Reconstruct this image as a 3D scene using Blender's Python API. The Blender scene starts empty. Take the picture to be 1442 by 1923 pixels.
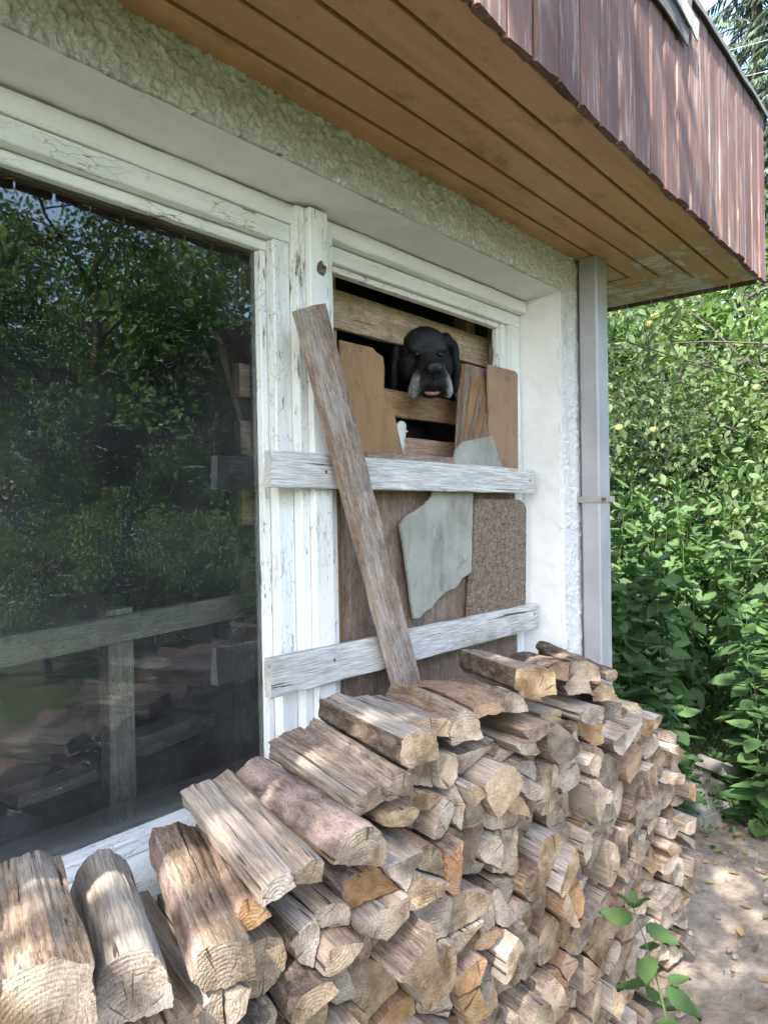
import bpy, bmesh, math, random
import numpy as np
from mathutils import Vector, Matrix, noise as mnoise

random.seed(7); np.random.seed(7)
S = bpy.context.scene
COL = S.collection

# ------------------------------------------------------------------ camera
F_PX, IW, IH = 1350.0, 1442.0, 1923.0
CAM = Vector((0.0, -1.18, 1.55))
YAW, PITCH, ROLL = math.radians(39.9), math.radians(-0.7), 0.018
_f = Vector((math.cos(YAW) * math.cos(PITCH), math.sin(YAW) * math.cos(PITCH), math.sin(PITCH)))
_r0 = Vector((math.sin(YAW), -math.cos(YAW), 0))
_u0 = _r0.cross(_f)
_r = _r0 * math.cos(ROLL) - _u0 * math.sin(ROLL)
_u = _u0 * math.cos(ROLL) + _r0 * math.sin(ROLL)
cam_d = bpy.data.cameras.new('camera')
cam_d.sensor_fit = 'HORIZONTAL'; cam_d.sensor_width = 36.0
cam_d.lens = 36.0 * F_PX / IW
cam_d.clip_start = 0.02; cam_d.clip_end = 2000
cam = bpy.data.objects.new('camera', cam_d); COL.objects.link(cam)
cam.matrix_world = Matrix(((_r.x, _u.x, -_f.x, CAM.x), (_r.y, _u.y, -_f.y, CAM.y), (_r.z, _u.z, -_f.z, CAM.z), (0, 0, 0, 1)))
S.camera = cam

# ------------------------------------------------------------------ light
SUN_DIR = Vector((-0.60, -0.19, 0.77)).normalized()      # towards the sun
elev = math.asin(SUN_DIR.z)
W_ = bpy.data.worlds.new('World'); S.world = W_; W_.use_nodes = True
wn = W_.node_tree.nodes; wl = W_.node_tree.links
sky = wn.new('ShaderNodeTexSky'); sky.sky_type = 'NISHITA'; sky.sun_disc = False
sky.sun_elevation = elev
sky.sun_rotation = math.atan2(SUN_DIR.x, SUN_DIR.y)
sky.air_density = 1.0; sky.dust_density = 2.5; sky.ozone_density = 0.6
bg = wn['Background']; wl.new(sky.outputs[0], bg.inputs[0]); bg.inputs[1].default_value = 0.15
sd = bpy.data.lights.new('sun', 'SUN'); sd.energy = 3.2; sd.angle = math.radians(0.53); sd.color = (1.0, 0.94, 0.85)
so = bpy.data.objects.new('sun', sd); COL.objects.link(so)
so.rotation_euler = SUN_DIR.to_track_quat('Z', 'Y').to_euler(); so.location = (-6, -4, 12)
S.view_settings.view_transform = 'Standard'; S.view_settings.look = 'None'
S.view_settings.gamma = 1.0; S.view_settings.use_curve_mapping = False
S.view_settings.exposure = 2.85
S.render.engine = 'CYCLES'
S.cycles.max_bounces = 6; S.cycles.diffuse_bounces = 3; S.cycles.glossy_bounces = 2; S.cycles.transparent_max_bounces = 12

# ------------------------------------------------------------------ pixel -> place helpers
def ray(px, py):
    d = _f * F_PX + _r * (px - IW / 2) - _u * (py - IH / 2)
    return d.normalized()
def Py(px, py, y):
    d = ray(px, py); return CAM + d * ((y - CAM.y) / d.y)
def Pz(px, py, z):
    d = ray(px, py); return CAM + d * ((z - CAM.z) / d.z)
def Pd(px, py, dep):
    d = ray(px, py); return CAM + d * (dep / d.dot(_f))

# ------------------------------------------------------------------ node helper
class N:
    def __init__(self, name):
        self.m = bpy.data.materials.new(name); self.m.use_nodes = True
        self.t = self.m.node_tree; self.n = self.t.nodes; self.l = self.t.links
        self.p = self.n['Principled BSDF']; self.out = self.n['Material Output']
        self.tc = self.n.new('ShaderNodeTexCoord'); self.oi = self.n.new('ShaderNodeObjectInfo')
        self.obj = self.tc.outputs['Object']; self.rnd = self.oi.outputs['Random']
        self.geo = None
    def set(self, sock, v):
        if isinstance(v, bpy.types.NodeSocket): self.l.new(v, sock)
        else:
            if hasattr(sock, 'default_value'):
                try: sock.default_value = v
                except Exception: sock.default_value = (*v, 1.0)
    def math(self, op, a, b=0.0, clamp=False):
        x = self.n.new('ShaderNodeMath'); x.operation = op; x.use_clamp = clamp
        self.set(x.inputs[0], a); self.set(x.inputs[1], b); return x.outputs[0]
    def vmath(self, op, a, b=(0, 0, 0)):
        x = self.n.new('ShaderNodeVectorMath'); x.operation = op
        self.set(x.inputs[0], a); self.set(x.inputs[1], b); return x.outputs[0]
    def shift(self, vec, k=37.0):
        c = self.n.new('ShaderNodeCombineXYZ')
        for i, kk in enumerate((k, k * 1.7, k * 2.3)): self.l.new(self.math('MULTIPLY', self.rnd, kk), c.inputs[i])
        return self.vmath('ADD', vec, c.outputs[0])
    def map(self, vec, scale=(1, 1, 1), loc=(0, 0, 0)):
        x = self.n.new('ShaderNodeMapping'); self.set(x.inputs['Vector'], vec)
        x.inputs['Scale'].default_value = scale; x.inputs['Location'].default_value = loc; return x.outputs[0]
    def noise(self, vec, scale=5.0, detail=4.0, rough=0.55, dist=0.0):
        x = self.n.new('ShaderNodeTexNoise'); self.set(x.inputs['Vector'], vec)
        x.inputs['Scale'].default_value = scale; x.inputs['Detail'].default_value = detail
        x.inputs['Roughness'].default_value = rough; x.inputs['Distortion'].default_value = dist; return x.outputs['Fac']
    def voro(self, vec, scale=5.0, feature='F1', out='Distance'):
        x = self.n.new('ShaderNodeTexVoronoi'); x.feature = feature; self.set(x.inputs['Vector'], vec)
        x.inputs['Scale'].default_value = scale; return x.outputs[out]
    def ramp(self, fac, stops, interp='LINEAR'):
        x = self.n.new('ShaderNodeValToRGB'); x.color_ramp.interpolation = interp
        e = x.color_ramp.elements
        while len(e) < len(stops): e.new(0.5)
        for el, (pos, c) in zip(e, stops):
            el.position = pos; el.color = (c, c, c, 1) if isinstance(c, (int, float)) else (*c, 1)
        self.set(x.inputs['Fac'], fac); return x.outputs['Color']
    def mix(self, fac, a, b, mode='MIX'):
        x = self.n.new('ShaderNodeMix'); x.data_type = 'RGBA'; x.blend_type = mode; x.clamp_factor = True
        self.set(x.inputs['Factor'], fac)
        for s, v in ((x.inputs['A'], a), (x.inputs['B'], b)): pass
        ins = [i for i in x.inputs if i.type == 'RGBA']
        self.set(ins[0], a if isinstance(a, bpy.types.NodeSocket) else (*a, 1)); self.set(ins[1], b if isinstance(b, bpy.types.NodeSocket) else (*b, 1))
        return [o for o in x.outputs if o.type == 'RGBA'][0]
    def sep(self, vec):
        x = self.n.new('ShaderNodeSeparateXYZ'); self.set(x.inputs[0], vec); return x.outputs
    def bump(self, h, strength=0.5, dist=0.005, prev=None):
        x = self.n.new('ShaderNodeBump'); x.inputs['Strength'].default_value = strength; x.inputs['Distance'].default_value = dist
        self.set(x.inputs['Height'], h)
        if prev is not None: self.l.new(prev, x.inputs['Normal'])
        return x.outputs[0]
    def done(self, col, rough=0.8, normal=None, spec=0.3):
        self.set(self.p.inputs['Base Color'], col if isinstance(col, bpy.types.NodeSocket) else (*col, 1))
        self.set(self.p.inputs['Roughness'], rough); self.p.inputs['Specular IOR Level'].default_value = spec
        if normal is not None: self.l.new(normal, self.p.inputs['Normal'])
        return self.m

def axscale(ax, along, across):
    v = [across] * 3; v[ax] = along; return tuple(v)

# weathered / split wood; grain along local axis ax
def wood(name, light, mid, dark, ax=0, grey=None, grey_amt=0.0, rough=0.86, crack=0.55, fine=1.0, bump=0.6, rv=0.35):
    n = N(name); v = n.shift(n.obj)
    wob = n.noise(n.map(v, axscale(ax, 2.0, 5.0)), 1.0, 2)
    big = n.noise(n.map(v, axscale(ax, 3.0, 20.0)), 1.0, 6, 0.66, 0.8)
    fin = n.noise(n.map(v, axscale(ax, 13.0, 250.0 * fine)), 1.0, 5, 0.65)
    med = n.noise(n.map(v, axscale(ax, 6.0, 75.0)), 1.0, 6, 0.7, 0.5)
    col = n.ramp(big, [(0.30, dark), (0.5, mid), (0.68, light)])
    col = n.mix(n.ramp(fin, [(0.42, 0.0), (0.60, 0.85)]), col, n.mix(0.75, col, dark))
    col = n.mix(n.ramp(med, [(0.47, 0.0), (0.60, 0.7)]), col, n.mix(0.8, col, tuple(c * 0.8 for c in dark)))
    dsh = n.noise(n.map(v, axscale(ax, 42.0, 230.0), (1, 8, 3)), 1.0, 3, 0.6, 0.6)
    col = n.mix(n.ramp(dsh, [(0.56, 0.0), (0.64, 0.7)]), col, tuple(c * 0.55 for c in dark))
    lsh = n.noise(n.map(v, axscale(ax, 50.0, 260.0), (5, 2, 9)), 1.0, 3, 0.6, 0.6)
    col = n.mix(n.ramp(lsh, [(0.58, 0.0), (0.66, 0.5)]), col, tuple(min(1, c * 1.25) for c in light))
    drt = n.noise(v, 16, 7, 0.7)
    col = n.mix(n.ramp(drt, [(0.50, 0.0), (0.68, 0.6)]), col, tuple(c * 0.5 for c in dark))
    if grey is not None:
        g = n.noise(n.map(v, axscale(ax, 2.2, 9.0), (3, 1, 7)), 1.0, 6, 0.65)
        gm = n.ramp(n.math('ADD', g, n.math('MULTIPLY', n.math('SUBTRACT', n.rnd, 0.5), 0.25)), [(0.62 - grey_amt * 0.5, 0.0), (0.78 - grey_amt * 0.5, 0.9)])
        col = n.mix(gm, col, n.mix(n.ramp(fin, [(0.38, 0), (0.6, 1)]), grey, tuple(c * 0.55 for c in grey)))
    ck = n.noise(n.map(v, axscale(ax, 3.0, 85.0), (9, 4, 2)), 1.0, 4, 0.55, 0.5)
    ckm = n.ramp(ck, [(crack + 0.085, 0.0), (crack + 0.12, 0.9)])
    col = n.mix(ckm, col, tuple(c * 0.22 for c in dark))
    hv = n.n.new('ShaderNodeHueSaturation'); n.l.new(col, hv.inputs['Color'])
    n.set(hv.inputs['Value'], n.math('ADD', n.math('MULTIPLY', n.rnd, rv), 1.0 - rv * 0.5))
    n.set(hv.inputs['Saturation'], n.math('ADD', n.math('MULTIPLY', n.math('FRACT', n.math('MULTIPLY', n.rnd, 7.31)), 0.35), 0.64))
    h = n.math('SUBTRACT', n.math('ADD', n.math('MULTIPLY', fin, 0.5), med), n.math('MULTIPLY', ckm, 1.2))
    return n.done(hv.outputs[0], rough, n.bump(h, bump, 0.004), 0.2)

def endgrain(name, light, mid, dark):
    n = N(name); o = n.obj; v = n.shift(o)
    x, y, z = n.sep(o)
    wv = n.math('MULTIPLY', n.noise(v, 11, 2), 0.010)
    r = n.math('ADD', n.math('SQRT', n.math('ADD', n.math('MULTIPLY', y, y), n.math('MULTIPLY', z, z))), wv)
    ring = n.math('ADD', n.math('MULTIPLY', n.math('SINE', n.math('MULTIPLY', r, 1050.0)), 0.5), 0.5)
    big = n.noise(v, 14, 5, 0.65)
    col = n.ramp(big, [(0.36, dark), (0.5, mid), (0.64, light)])
    col = n.mix(n.math('MULTIPLY', ring, 0.30), col, n.mix(0.6, col, dark))
    # radial checks
    ang = n.math('ARCTAN2', z, y)
    c = n.n.new('ShaderNodeCombineXYZ'); n.set(c.inputs[0], n.math('MULTIPLY', ang, 5.0)); n.set(c.inputs[1], n.math('MULTIPLY', r, 7.0)); n.set(c.inputs[2], n.math('MULTIPLY', n.rnd, 50.0))
    ck = n.noise(c.outputs[0], 1.6, 2, 0.5)
    ckm = n.ramp(ck, [(0.66, 0.0), (0.70, 0.8)])
    col = n.mix(ckm, col, tuple(q * 0.3 for q in dark))
    sp = n.noise(n.map(v, (200, 420, 150)), 1.0, 3, 0.7)
    col = n.mix(n.ramp(sp, [(0.46, 0.0), (0.68, 0.55)]), col, tuple(q * 0.7 for q in dark))
    dk = n.noise(v, 9, 4, 0.6)
    col = n.mix(n.ramp(dk, [(0.52, 0.0), (0.66, 0.55)]), col, tuple(q * 0.6 for q in dark))
    saw = n.noise(n.map(v, (40, 45, 260)), 1.0, 3, 0.6)
    hv = n.n.new('ShaderNodeHueSaturation'); n.l.new(col, hv.inputs['Color'])
    n.set(hv.inputs['Value'], n.math('ADD', n.math('MULTIPLY', n.rnd, 0.6), 0.62))
    n.set(hv.inputs['Saturation'], n.math('ADD', n.math('MULTIPLY', n.math('FRACT', n.math('MULTIPLY', n.rnd, 5.7)), 0.5), 0.62))
    h = n.math('SUBTRACT', n.math('ADD', n.math('MULTIPLY', ring, 0.25), n.math('ADD', n.math('MULTIPLY', sp, 1.2), saw)), n.math('MULTIPLY', ckm, 2.0))
    return n.done(hv.outputs[0], 0.9, n.bump(h, 0.8, 0.004), 0.12)

def bark(name, light, dark, pink=None):
    n = N(name); v = n.shift(n.obj)
    a = n.noise(n.map(v, (22, 60, 60)), 1.0, 6, 0.7, 0.8)
    b = n.noise(v, 9, 5, 0.6)
    col = n.ramp(a, [(0.3, tuple(c * 0.45 for c in dark)), (0.48, dark), (0.66, light)])
    if pink: col = n.mix(n.ramp(b, [(0.42, 0.0), (0.58, 0.8)]), col, pink)
    sp = n.noise(v, 260, 2, 0.6)
    col = n.mix(n.ramp(sp, [(0.55, 0), (0.68, 0.6)]), col, tuple(c * 0.3 for c in dark))
    return n.done(col, 0.92, n.bump(n.math('ADD', a, n.math('MULTIPLY', sp, 0.4)), 0.9, 0.007), 0.12)

# white paint, cracked and flaking over grey wood; grain along axis ax
def paint(name, ax, white=(0.80, 0.81, 0.79), under=(0.22, 0.18, 0.14), amt=0.5, green=0.35, dirt=0.4):
    n = N(name); v = n.shift(n.obj, 11.0)
    cr = n.noise(n.map(v, axscale(ax, 16.0, 105.0)), 1.0, 7, 0.72, 0.4)
    lg = n.noise(v, 5.5, 4, 0.6)
    f = n.math('ADD', cr, n.math('MULTIPLY', n.math('SUBTRACT', lg, 0.5), 0.4))
    flake = n.ramp(f, [(0.70 - amt * 0.16, 0.0), (0.715 - amt * 0.16, 1.0)])
    vc = n.voro(n.map(n.vmath('ADD', v, n.map(n.noise(v, 30, 3), (0.02, 0.02, 0.02))), axscale(ax, 14.0, 70.0)), 1.0, 'DISTANCE_TO_EDGE')
    hair = n.ramp(vc, [(0.0, 0.5), (0.04, 0.0)])
    hair = n.math('MULTIPLY', hair, n.ramp(lg, [(0.42, 0.0), (0.6, 1.0)]))
    st = n.noise(n.map(v, axscale(ax, 2.5, 30.0)), 1.0, 5, 0.65)
    col = n.mix(n.ramp(st, [(0.40, 0.0), (0.75, dirt)]), white, tuple(c * 0.52 for c in white))
    gr = n.noise(v, 3.2, 4, 0.6)
    col = n.mix(n.math('MULTIPLY', n.ramp(gr, [(0.35, 0.0), (0.62, 1.0)]), green), col, (0.46, 0.55, 0.33))
    un = n.mix(n.noise(n.map(v, axscale(ax, 4, 120)), 1.0, 4), tuple(c * 0.4 for c in under), tuple(min(1, c * 1.6) for c in under))
    col = n.mix(hair, col, tuple(c * 0.5 for c in under))
    col = n.mix(flake, col, un)
    h = n.math('SUBTRACT', n.math('MULTIPLY', st, 0.3), n.math('ADD', flake, n.math('MULTIPLY', hair, 0.6)))
    return n.done(col, 0.6, n.bump(h, 0.7, 0.003), 0.3)

def plain(name, c1, c2, scale=8, rough=0.8, bump=0.2, bscale=60, spec=0.3, bd=0.003):
    n = N(name); v = n.shift(n.obj, 13.0)
    a = n.noise(v, scale, 6, 0.62)
    col = n.ramp(a, [(0.35, c1), (0.65, c2)])
    return n.done(col, rough, n.bump(n.noise(v, bscale, 5, 0.65), bump, bd), spec)

def leafmat(name, cols, trans=0.35, rough=0.6, spec=0.22):
    n = N(name)
    g = n.n.new('ShaderNodeNewGeometry')
    isl = g.outputs['Random Per Island']
    k = len(cols)
    col = n.ramp(isl, [(i / (k - 1), c) for i, c in enumerate(cols)])
    a = n.noise(n.obj, 2.0, 3)
    hv = n.n.new('ShaderNodeHueSaturation'); n.l.new(col, hv.inputs['Color'])
    n.set(hv.inputs['Value'], n.math('ADD', n.math('MULTIPLY', a, 0.9), 0.55))
    n.set(n.p.inputs['Base Color'], hv.outputs[0]); n.p.inputs['Roughness'].default_value = rough; n.p.inputs['Specular IOR Level'].default_value = spec
    tr = n.n.new('ShaderNodeBsdfTranslucent')
    n.set(tr.inputs['Color'], n.mix(1.0, hv.outputs[0], (1.1, 1.25, 0.6), 'MULTIPLY'))
    mx = n.n.new('ShaderNodeMixShader'); mx.inputs[0].default_value = trans
    n.l.new(n.p.outputs[0], mx.inputs[1]); n.l.new(tr.outputs[0], mx.inputs[2]); n.l.new(mx.outputs[0], n.out.inputs['Surface'])
    return n.m

M = {}
M['log_tan'] = wood('log_tan', (0.437, 0.302, 0.186), (0.317, 0.207, 0.123), (0.135, 0.083, 0.046), grey=(0.36, 0.31, 0.26), grey_amt=0.28)
M['log_grey'] = wood('log_grey', (0.428, 0.330, 0.233), (0.317, 0.233, 0.158), (0.143, 0.098, 0.064), grey=(0.41, 0.345, 0.28), grey_amt=0.4)
M['log_orange'] = wood('log_orange', (0.41, 0.255, 0.15), (0.315, 0.18, 0.10), (0.185, 0.095, 0.05), grey=(0.30, 0.23, 0.18), grey_amt=0.05)
M['end_tan'] = endgrain('end_tan', (0.577, 0.451, 0.307), (0.422, 0.312, 0.198), (0.188, 0.124, 0.071))
M['end_grey'] = endgrain('end_grey', (0.539, 0.442, 0.335), (0.396, 0.312, 0.229), (0.176, 0.128, 0.086))
M['end_orange'] = endgrain('end_orange', (0.51, 0.36, 0.21), (0.39, 0.25, 0.135), (0.235, 0.13, 0.065))
M['bark_dark'] = bark('bark_dark', (0.26, 0.21, 0.17), (0.12, 0.09, 0.07))
M['bark_pink'] = bark('bark_pink', (0.40, 0.31, 0.27), (0.19, 0.14, 0.12), (0.42, 0.31, 0.27))
M['bark_tree'] = bark('bark_tree', (0.11, 0.10, 0.085), (0.055, 0.048, 0.04))
M['board_grey'] = wood('board_grey', (0.60, 0.56, 0.51), (0.46, 0.41, 0.35), (0.23, 0.18, 0.14), grey=(0.68, 0.66, 0.63), grey_amt=0.5, crack=0.56, fine=1.2, rv=0.1)
M['board_brown'] = wood('board_brown', (0.47, 0.36, 0.26), (0.345, 0.225, 0.14), (0.185, 0.098, 0.05), grey=(0.54, 0.48, 0.43), grey_amt=0.24, crack=0.57, rv=0.1)
M['slat'] = wood('slat', (0.64, 0.42, 0.235), (0.52, 0.325, 0.17), (0.34, 0.20, 0.10), crack=0.6, rv=0.3)
M['slat_lit'] = wood('slat_lit', (0.78, 0.46, 0.24), (0.66, 0.37, 0.18), (0.48, 0.25, 0.11), crack=0.62, rv=0.15)  # lighter copy of the slat wood; its colour makes up for dim light
M['pen'] = wood('pen', (0.74, 0.66, 0.48), (0.64, 0.55, 0.38), (0.46, 0.37, 0.24), crack=0.62, rv=0.15)
M['ply_v'] = wood('ply_v', (0.33, 0.235, 0.16), (0.26, 0.17, 0.11), (0.17, 0.105, 0.065), ax=2, crack=0.66, bump=0.25, rv=0.1)
M['ply_x'] = wood('ply_x', (0.48, 0.32, 0.2), (0.36, 0.22, 0.13), (0.22, 0.125, 0.07), ax=0, crack=0.62, rv=0.1)
M['paint_x'] = paint('paint_x', 0, amt=0.42, green=0.2)
M['paint_bare'] = paint('paint_bare', 0, amt=0.52, green=0.03, dirt=0.4)
M['paint_sill'] = paint('paint_sill', 0, white=(0.70, 0.72, 0.73), amt=0.3, green=0.05, dirt=0.5)
M['paint_frame'] = paint('paint_frame', 0, amt=0.36, green=0.07)
def scrap(name, c1, c2, stain, light, rough, bscale=120):
    n = N(name); v = n.shift(n.obj, 13.0)
    col = n.ramp(n.noise(v, 6, 7, 0.68), [(0.32, c1), (0.66, c2)])
    st = n.ramp(n.noise(n.map(v, (14, 14, 4)), 1.0, 7, 0.7, 0.5), [(0.50, 0.0), (0.70, 0.65)])
    col = n.mix(st, col, stain)
    ed = n.ramp(n.noise(v, 11, 5, 0.62), [(0.60, 0.0), (0.64, 0.35)]); col = n.mix(ed, col, tuple(0.6 * c for c in stain))
    sc = n.ramp(n.noise(n.map(v, (260, 260, 22)), 1.0, 2, 0.5), [(0.70, 0.0), (0.73, 0.5)]); col = n.mix(sc, col, light)
    spk = n.ramp(n.noise(v, 95, 2, 0.5), [(0.73, 0.0), (0.76, 0.8)]); col = n.mix(spk, col, tuple(0.3 * c for c in stain))
    return n.done(col, rough, n.bump(n.math('ADD', n.noise(v, bscale, 5, 0.65), n.math('MULTIPLY', st, -0.5)), 0.4, 0.003), 0.25)
M['hardboard'] = scrap('hardboard', (0.24, 0.135, 0.06), (0.325, 0.195, 0.095), (0.155, 0.085, 0.042), (0.45, 0.33, 0.22), 0.55)
M['hardboard_pale'] = scrap('hardboard_pale', (0.26, 0.165, 0.10), (0.335, 0.22, 0.135), (0.19, 0.115, 0.07), (0.45, 0.35, 0.25), 0.65)
M['slate'] = scrap('slate', (0.255, 0.25, 0.22), (0.385, 0.375, 0.33), (0.165, 0.155, 0.125), (0.48, 0.47, 0.43), 0.9, 45)
M['pipe_zinc'] = plain('pipe_zinc', (0.29, 0.295, 0.31), (0.37, 0.365, 0.38), 5, 0.42, 0.25, 30, 0.45)
M['steel'] = plain('steel', (0.25, 0.24, 0.23), (0.35, 0.33, 0.31), 30, 0.5, 0.2, 90, 0.5)
M['rust'] = plain('rust', (0.10, 0.045, 0.025), (0.2, 0.09, 0.045), 60, 0.9, 0.4, 200)
M['felt'] = plain('felt', (0.06, 0.06, 0.062), (0.11, 0.11, 0.11), 14, 0.9, 0.6, 200)
M['felt_pale'] = plain('felt_pale', (0.26, 0.27, 0.27), (0.42, 0.43, 0.43), 14, 0.8, 0.6, 60)
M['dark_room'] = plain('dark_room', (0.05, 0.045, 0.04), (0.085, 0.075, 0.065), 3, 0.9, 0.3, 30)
M['concrete'] = plain('concrete', (0.11, 0.11, 0.10), (0.21, 0.205, 0.185), 9, 0.9, 0.6, 50, bd=0.006)
M['cloth'] = plain('cloth', (0.70, 0.69, 0.62), (0.82, 0.81, 0.75), 20, 0.95, 0.5, 60)

# particle board: fine chips
def osb():
    n = N('particle_board'); v = n.obj
    a = n.noise(n.map(v, (110, 110, 30)), 1.0, 5, 0.72, 1.6)
    b = n.noise(n.map(v, (35, 35, 120), (4, 2, 1)), 1.0, 5, 0.72, 1.6)
    f = n.math('ADD', n.math('MULTIPLY', a, 0.5), n.math('MULTIPLY', b, 0.5))
    col = n.ramp(f, [(0.40, (0.07, 0.052, 0.04)), (0.5, (0.19, 0.145, 0.11)), (0.62, (0.35, 0.28, 0.225))])
    return n.done(col, 0.9, n.bump(f, 0.8, 0.006), 0.15)
M['particle'] = osb()

# stucco: chalky paint, a little algae where damp
def stucco():
    n = N('stucco'); v = n.obj
    x, y, z = n.sep(v)
    a = n.noise(v, 6, 5, 0.6)
    alg = n.ramp(n.math('ADD', n.math('MULTIPLY', n.math('SUBTRACT', z, 1.75), 0.9), n.math('SUBTRACT', a, 0.5)), [(0.05, 0.0), (0.55, 0.85)])
    col = n.mix(alg, n.ramp(a, [(0.3, (0.72, 0.73, 0.73)), (0.7, (0.81, 0.82, 0.82))]), n.ramp(n.noise(v, 24, 5, 0.65), [(0.35, (0.47, 0.475, 0.385)), (0.65, (0.72, 0.71, 0.61))]))
    teal = n.ramp(n.noise(v, 13, 4, 0.6), [(0.58, 0.0), (0.72, 0.5)])
    col = n.mix(n.math('MULTIPLY', teal, 0.5), col, (0.42, 0.55, 0.50))
    dg = n.ramp(n.noise(n.map(v, (9, 9, 3)), 1.0, 6, 0.7), [(0.55, 0.0), (0.75, 0.35)])
    col = n.mix(dg, col, (0.26, 0.25, 0.20))
    return n.done(col, 1.0, n.bump(n.noise(v, 240, 5, 0.7), 0.9, 0.006), 0.04)
M['stucco'] = stucco()
def plaster():
    n = N('plaster'); v = n.obj
    x, y, z = n.sep(v)
    a = n.noise(v, 4, 6, 0.62)
    col = n.ramp(a, [(0.3, (0.70, 0.70, 0.69)), (0.7, (0.81, 0.81, 0.80))])
    alg = n.ramp(n.math('ADD', n.math('SUBTRACT', z, 2.16), n.math('MULTIPLY', n.math('SUBTRACT', n.noise(v, 7, 5, 0.65), 0.5), 0.9)), [(0.0, 0.0), (0.3, 0.5)])
    col = n.mix(alg, col, (0.64, 0.63, 0.53))
    vc = n.voro(n.vmath('ADD', n.map(v, (1, 1, 1)), n.map(n.noise(v, 9, 4), (0.25, 0.2, 0.2))), 3.2, 'DISTANCE_TO_EDGE')
    hair = n.ramp(vc, [(0.0, 0.8), (0.012, 0.0)])
    hair = n.math('MULTIPLY', hair, n.ramp(n.noise(v, 3.0, 2), [(0.55, 0.0), (0.68, 0.35)]))
    flk = n.ramp(n.noise(v, 21, 6, 0.7), [(0.715, 0.0), (0.73, 0.7)])
    col = n.mix(hair, col, (0.10, 0.09, 0.08)); col = n.mix(flk, col, (0.33, 0.30, 0.25))
    h = n.math('SUBTRACT', n.math('ADD', n.noise(v, 22, 6, 0.62), n.math('MULTIPLY', n.noise(v, 150, 3), 0.15)), n.math('MULTIPLY', hair, 0.8))
    return n.done(col, 0.75, n.bump(h, 0.55, 0.006), 0.2)
M['plaster'] = plaster()

# ochre varnish on the soffit boards, grey where the paint has gone
def soffit_mat():
    n = N('soffit_paint'); v = n.shift(n.obj, 5.0)
    a = n.noise(n.map(v, (3, 25, 25)), 1.0, 5, 0.6)
    col = n.ramp(a, [(0.3, (0.37, 0.205, 0.09)), (0.7, (0.47, 0.275, 0.13))])
    w = n.n.new('ShaderNodeNewGeometry'); wx, wy, wz = n.sep(w.outputs['Position'])
    pk = n.noise(n.map(w.outputs['Position'], (3.0, 5.0, 4.0)), 1.0, 7, 0.68)
    wear = n.math('ADD', pk, n.math('MULTIPLY', n.math('SUBTRACT', wx, 2.4), 0.13))
    m1 = n.ramp(wear, [(0.60, 0.0), (0.625, 1.0)])
    m0 = n.ramp(wear, [(0.51, 0.0), (0.60, 0.55)])
    col = n.mix(m0, col, (0.30, 0.215, 0.13))
    col = n.mix(m1, col, n.ramp(n.noise(w.outputs['Position'], 40, 4), [(0.35, (0.36, 0.30, 0.24)), (0.65, (0.54, 0.48, 0.42))]))
    st = n.ramp(n.noise(n.map(v, (8, 14, 14)), 1.0, 6, 0.7), [(0.56, 0.0), (0.68, 0.6)])
    col = n.mix(st, col, (0.15, 0.09, 0.045))
    kn = n.ramp(n.voro(n.map(v, (2.2, 7, 7)), 1.0), [(0.04, 0.6), (0.12, 0.0)])
    col = n.mix(kn, col, (0.20, 0.10, 0.04))
    return n.done(col, 0.5, n.bump(n.math('ADD', n.noise(n.map(v, (6, 90, 90)), 1.0, 4), n.math('MULTIPLY', m1, -0.6)), 0.35, 0.003), 0.35)
M['soffit'] = soffit_mat()
def fascia_mat():
    n = N('fascia_paint'); v = n.shift(n.obj, 41.0)
    a = n.noise(n.map(v, (5, 70, 70)), 1.0, 7, 0.7, 0.5)
    b = n.noise(n.map(v, (2, 9, 9)), 1.0, 5, 0.6)
    col = n.ramp(b, [(0.3, (0.09, 0.05, 0.043)), (0.7, (0.16, 0.09, 0.075))])
    f = n.math('ADD', a, n.math('MULTIPLY', n.math('SUBTRACT', b, 0.5), 0.6))
    m1 = n.ramp(f, [(0.52, 0.0), (0.66, 0.6)])
    col = n.mix(m1, col, n.ramp(n.noise(n.map(v, (10, 140, 140)), 1.0, 3), [(0.35, (0.22, 0.165, 0.15)), (0.65, (0.40, 0.345, 0.325))]))
    hv = n.n.new('ShaderNodeHueSaturation'); n.l.new(col, hv.inputs['Color']); n.set(hv.inputs['Value'], n.math('ADD', n.math('MULTIPLY', n.rnd, 0.5), 0.72))
    return n.done(hv.outputs[0], 0.75, n.bump(n.math('SUBTRACT', n.noise(n.map(v, (6, 120, 120)), 1.0, 4), m1), 0.6, 0.003), 0.25)
M['fascia'] = fascia_mat()

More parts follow.
